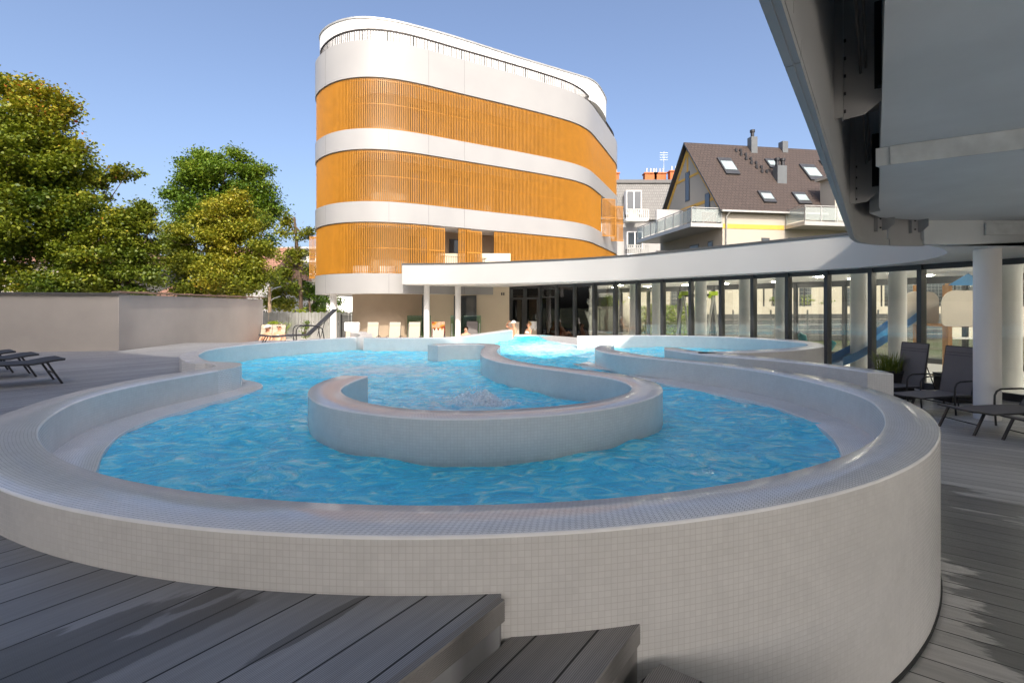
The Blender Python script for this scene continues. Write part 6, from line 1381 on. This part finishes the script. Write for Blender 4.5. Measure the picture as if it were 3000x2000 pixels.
person('sunbather in a white cap lying back by the garden wall end', ((776 - 1500) / F * 17.5, 17.45, ZL - .10), R(180), seated(lean=.12), 'skin', hat='towel', cloth=[('swim_trunks', 'black')])
person('sunbather with dark sunglasses and pale hair lying behind the black lounger', ((810 - 1500) / F * 17.4, 17.4, ZL - .05), R(180), seated(lean=.10), 'skin', hair='towel', shades=True, cloth=[('swim_top', 'towel'), ('swim_trunks', 'towel')])
person('person reclining with bare legs on a lounger behind the hall glass', ((1658 - 1500) / F * 22.0, 22.15, ZL - .06), R(215), seated(lean=.14, kn=.5), 'skin_tan', hair='hair_dark', cloth=[('swim_trunks', 'black')])
st_ = dict(pelvis=(0, 0, .95, .125), belly=(0, -.01, 1.12, .118), chest=(0, -.02, 1.33, .135), neck=(0, -.02, 1.50, .055), jaw=(0, .0, 1.57, .07), skull=(0, -.005, 1.645, .088), crown=(0, -.01, 1.71, .062))
for s, k in (('l', -1), ('r', 1)):
    st_['sh' + s] = (k * .18, -.03, 1.43, .062); st_['el' + s] = (k * .25, -.05, 1.14, .044); st_['wr' + s] = (k * .24, .04, .90, .032); st_['pa' + s] = (k * .235, .06, .82, .032)
    st_['hip' + s] = (k * .09, 0, .92, .098); st_['kn' + s] = (k * .10, .02, .50, .065); st_['an' + s] = (k * .10, -.02, .09, .045); st_['toe' + s] = (k * .11, .13, .04, .036)
person('tanned man standing with his back turned behind the hall glass', ((1672 - 1500) / F * 23.2, 23.2, ZL + .03), R(0), st_, 'skin_tan', hair='hair_dark', cloth=[('swim_trunks', 'black')])

# ================================================================ INSIDE THE HALL: play corner
FL = ZL + .03
sd_ = thing('play_slide', (10, 13, FL), 'blue plastic playground slide behind the glazing beside the white column', 'slide')
a, b = Vector((8.25, 12.75, FL + .24)), Vector((11.0, 13.55, .80)); m = MB(); n = 16
pts = []
for i in range(n + 1):
    f = i / n; q = a.lerp(b, f); q.z = a.z + (b.z - a.z) * (f ** 1.25 if f > 0 else 0); pts.append(q)
side = Vector((-(b - a).y, (b - a).x, 0)).normalized() * .24
for p0_, p1_ in zip(pts[:-1], pts[1:]):
    for o0, z0, o1, z1 in ((-1, .20, -1, 0), (-1, 0, 1, 0), (1, 0, 1, .20)):
        q = [p0_ + side * o0 + Vector((0, 0, z0)), p1_ + side * o0 + Vector((0, 0, z0)), p1_ + side * o1 + Vector((0, 0, z1)), p0_ + side * o1 + Vector((0, 0, z1))]
        m.face(q); m.face([v + Vector((0, 0, -.015)) for v in q[::-1]])
m.build('chute', M['slide_blue'], sd_, ang=60); m = MB(); m.bx(8.3, 8.36, 12.7, 12.76, FL, FL + .25); m.bx(8.2, 8.26, 12.9, 12.96, FL, FL + .25); m.build('leg', M['slide_blue'], sd_)
ph = thing('play_tower', (11.3, 13.2, FL), 'timber play tower with two round-cornered grey panels at the top of the slide', 'play tower')
for y in (12.5, 13.5):
    for x in (10.95, 11.75): m = MB(); m.bx(x - .05, x + .05, y - .05, y + .05, FL, 1.55); m.build('post', M['wood'], ph)
for y, x0 in ((12.43, 10.72), (13.42, 10.5)):
    m = MB(); x1 = x0 + 1.0; pl = []
    for cx_, cz_, a0 in ((x1 - .25, 1.12, 0), (x0 + .36, 1.02, 90), (x0 + .14, .62, 180), (x1 - .14, .62, 270)):
        r_ = .25 if a0 == 0 else (.36 if a0 == 90 else .14)
        for k in range(7): an = R(a0 + 15 * k); pl.append((cx_ + r_ * math.cos(an), cz_ + r_ * math.sin(an)))
    for yy in (y, y + .03):
        f_ = [(px_, yy, pz_) for px_, pz_ in pl]; m.face(f_[::-1] if yy > y else f_)
    for i in range(len(pl)):
        p0_, p1_ = pl[i], pl[(i + 1) % len(pl)]; m.face([(p0_[0], y, p0_[1]), (p0_[0], y + .03, p0_[1]), (p1_[0], y + .03, p1_[1]), (p1_[0], y, p1_[1])])
    m.build('panel', M['panel_play'], ph, smooth=False)
m = MB(); m.bx(10.9, 11.85, 12.5, 13.5, .46, .52); m.build('platform', M['wood'], ph)
for k in range(4): m = MB(); m.bx(11.0, 11.7, 12.44, 12.49, FL + .15 + k * .25, FL + .20 + k * .25); m.build('rung', M['towel'], ph)
m = MB(); m.face([(10.85, 12.4, 1.5), (11.85, 12.4, 1.5), (11.35, 12.4, 1.8)]); m.bx(11.85, 12.4, 12.45, 13.5, .9, 1.3); m.build('hood', M['slide_blue'], ph, smooth=False)
sw = thing('swing_frame', (6.2, 16.9, FL), 'silver A-frame swing with lime caps behind the glazing', 'swing')
for px in (2003, 2090):
    ap = atd(px, 862, 17.2); 
    for dx, dy in ((-.46, -.35), (.42, .4)):
        m = MB(); m.tube([(ap.x, ap.y, ap.z), (ap.x + dx, ap.y + dy, FL)], .04, 8); m.build('leg', M['steel'], sw)
    m = MB(); m.box((ap.x, ap.y, ap.z + .03), (.24, .2, .14)); m.bar((ap.x - .1, ap.y, ap.z), (ap.x - .16, ap.y - .06, ap.z - .12), .08, .08); m.build('cap', M['lime'], sw)
a, b = atd(2003, 866, 17.2), atd(2090, 864, 17.2); m = MB(); m.tube([a, b], .04, 8); m.build('crossbar', M['anthr'], sw)
m = MB(); c = (a + b) / 2; m.tube([c - Vector((.2, 0, 0)), c - Vector((.2, 0, 1.5))], .008, 5); m.tube([c + Vector((.2, 0, 0)), c + Vector((.2, 0, -1.5))], .008, 5); m.box(c - Vector((0, 0, 1.5)), (.45, .18, .03)); m.build('seat', M['teal'], sw)
rk = thing('spring_rocker', (8.45, 14.4, FL), 'teal and orange spring rocker toy behind the glazing near the slide foot', 'toy')
m = MB(); x, y = 8.45, 13.8
m.tube([(x - .38, y, FL + .62), (x - .1, y, FL + .48), (x + .25, y, FL + .52), (x + .42, y, FL + .75)], [.14, .17, .15, .12], 10); m.tube([(x - .36, y, FL + .55), (x - .42, y, FL + .9), (x - .5, y, FL + .95)], [.12, .11, .06], 10); m.build('body', M['teal'], rk)
m = MB(); m.tube([(x, y, FL), (x, y, FL + .42)], .07, 10); m.build('spring', M['black'], rk); m = MB(); m.tube([(x - .02, y - .17, FL + .48), (x - .02, y - .20, FL + .48)], .14, 16); m.build('wheel', M['brick'], rk)
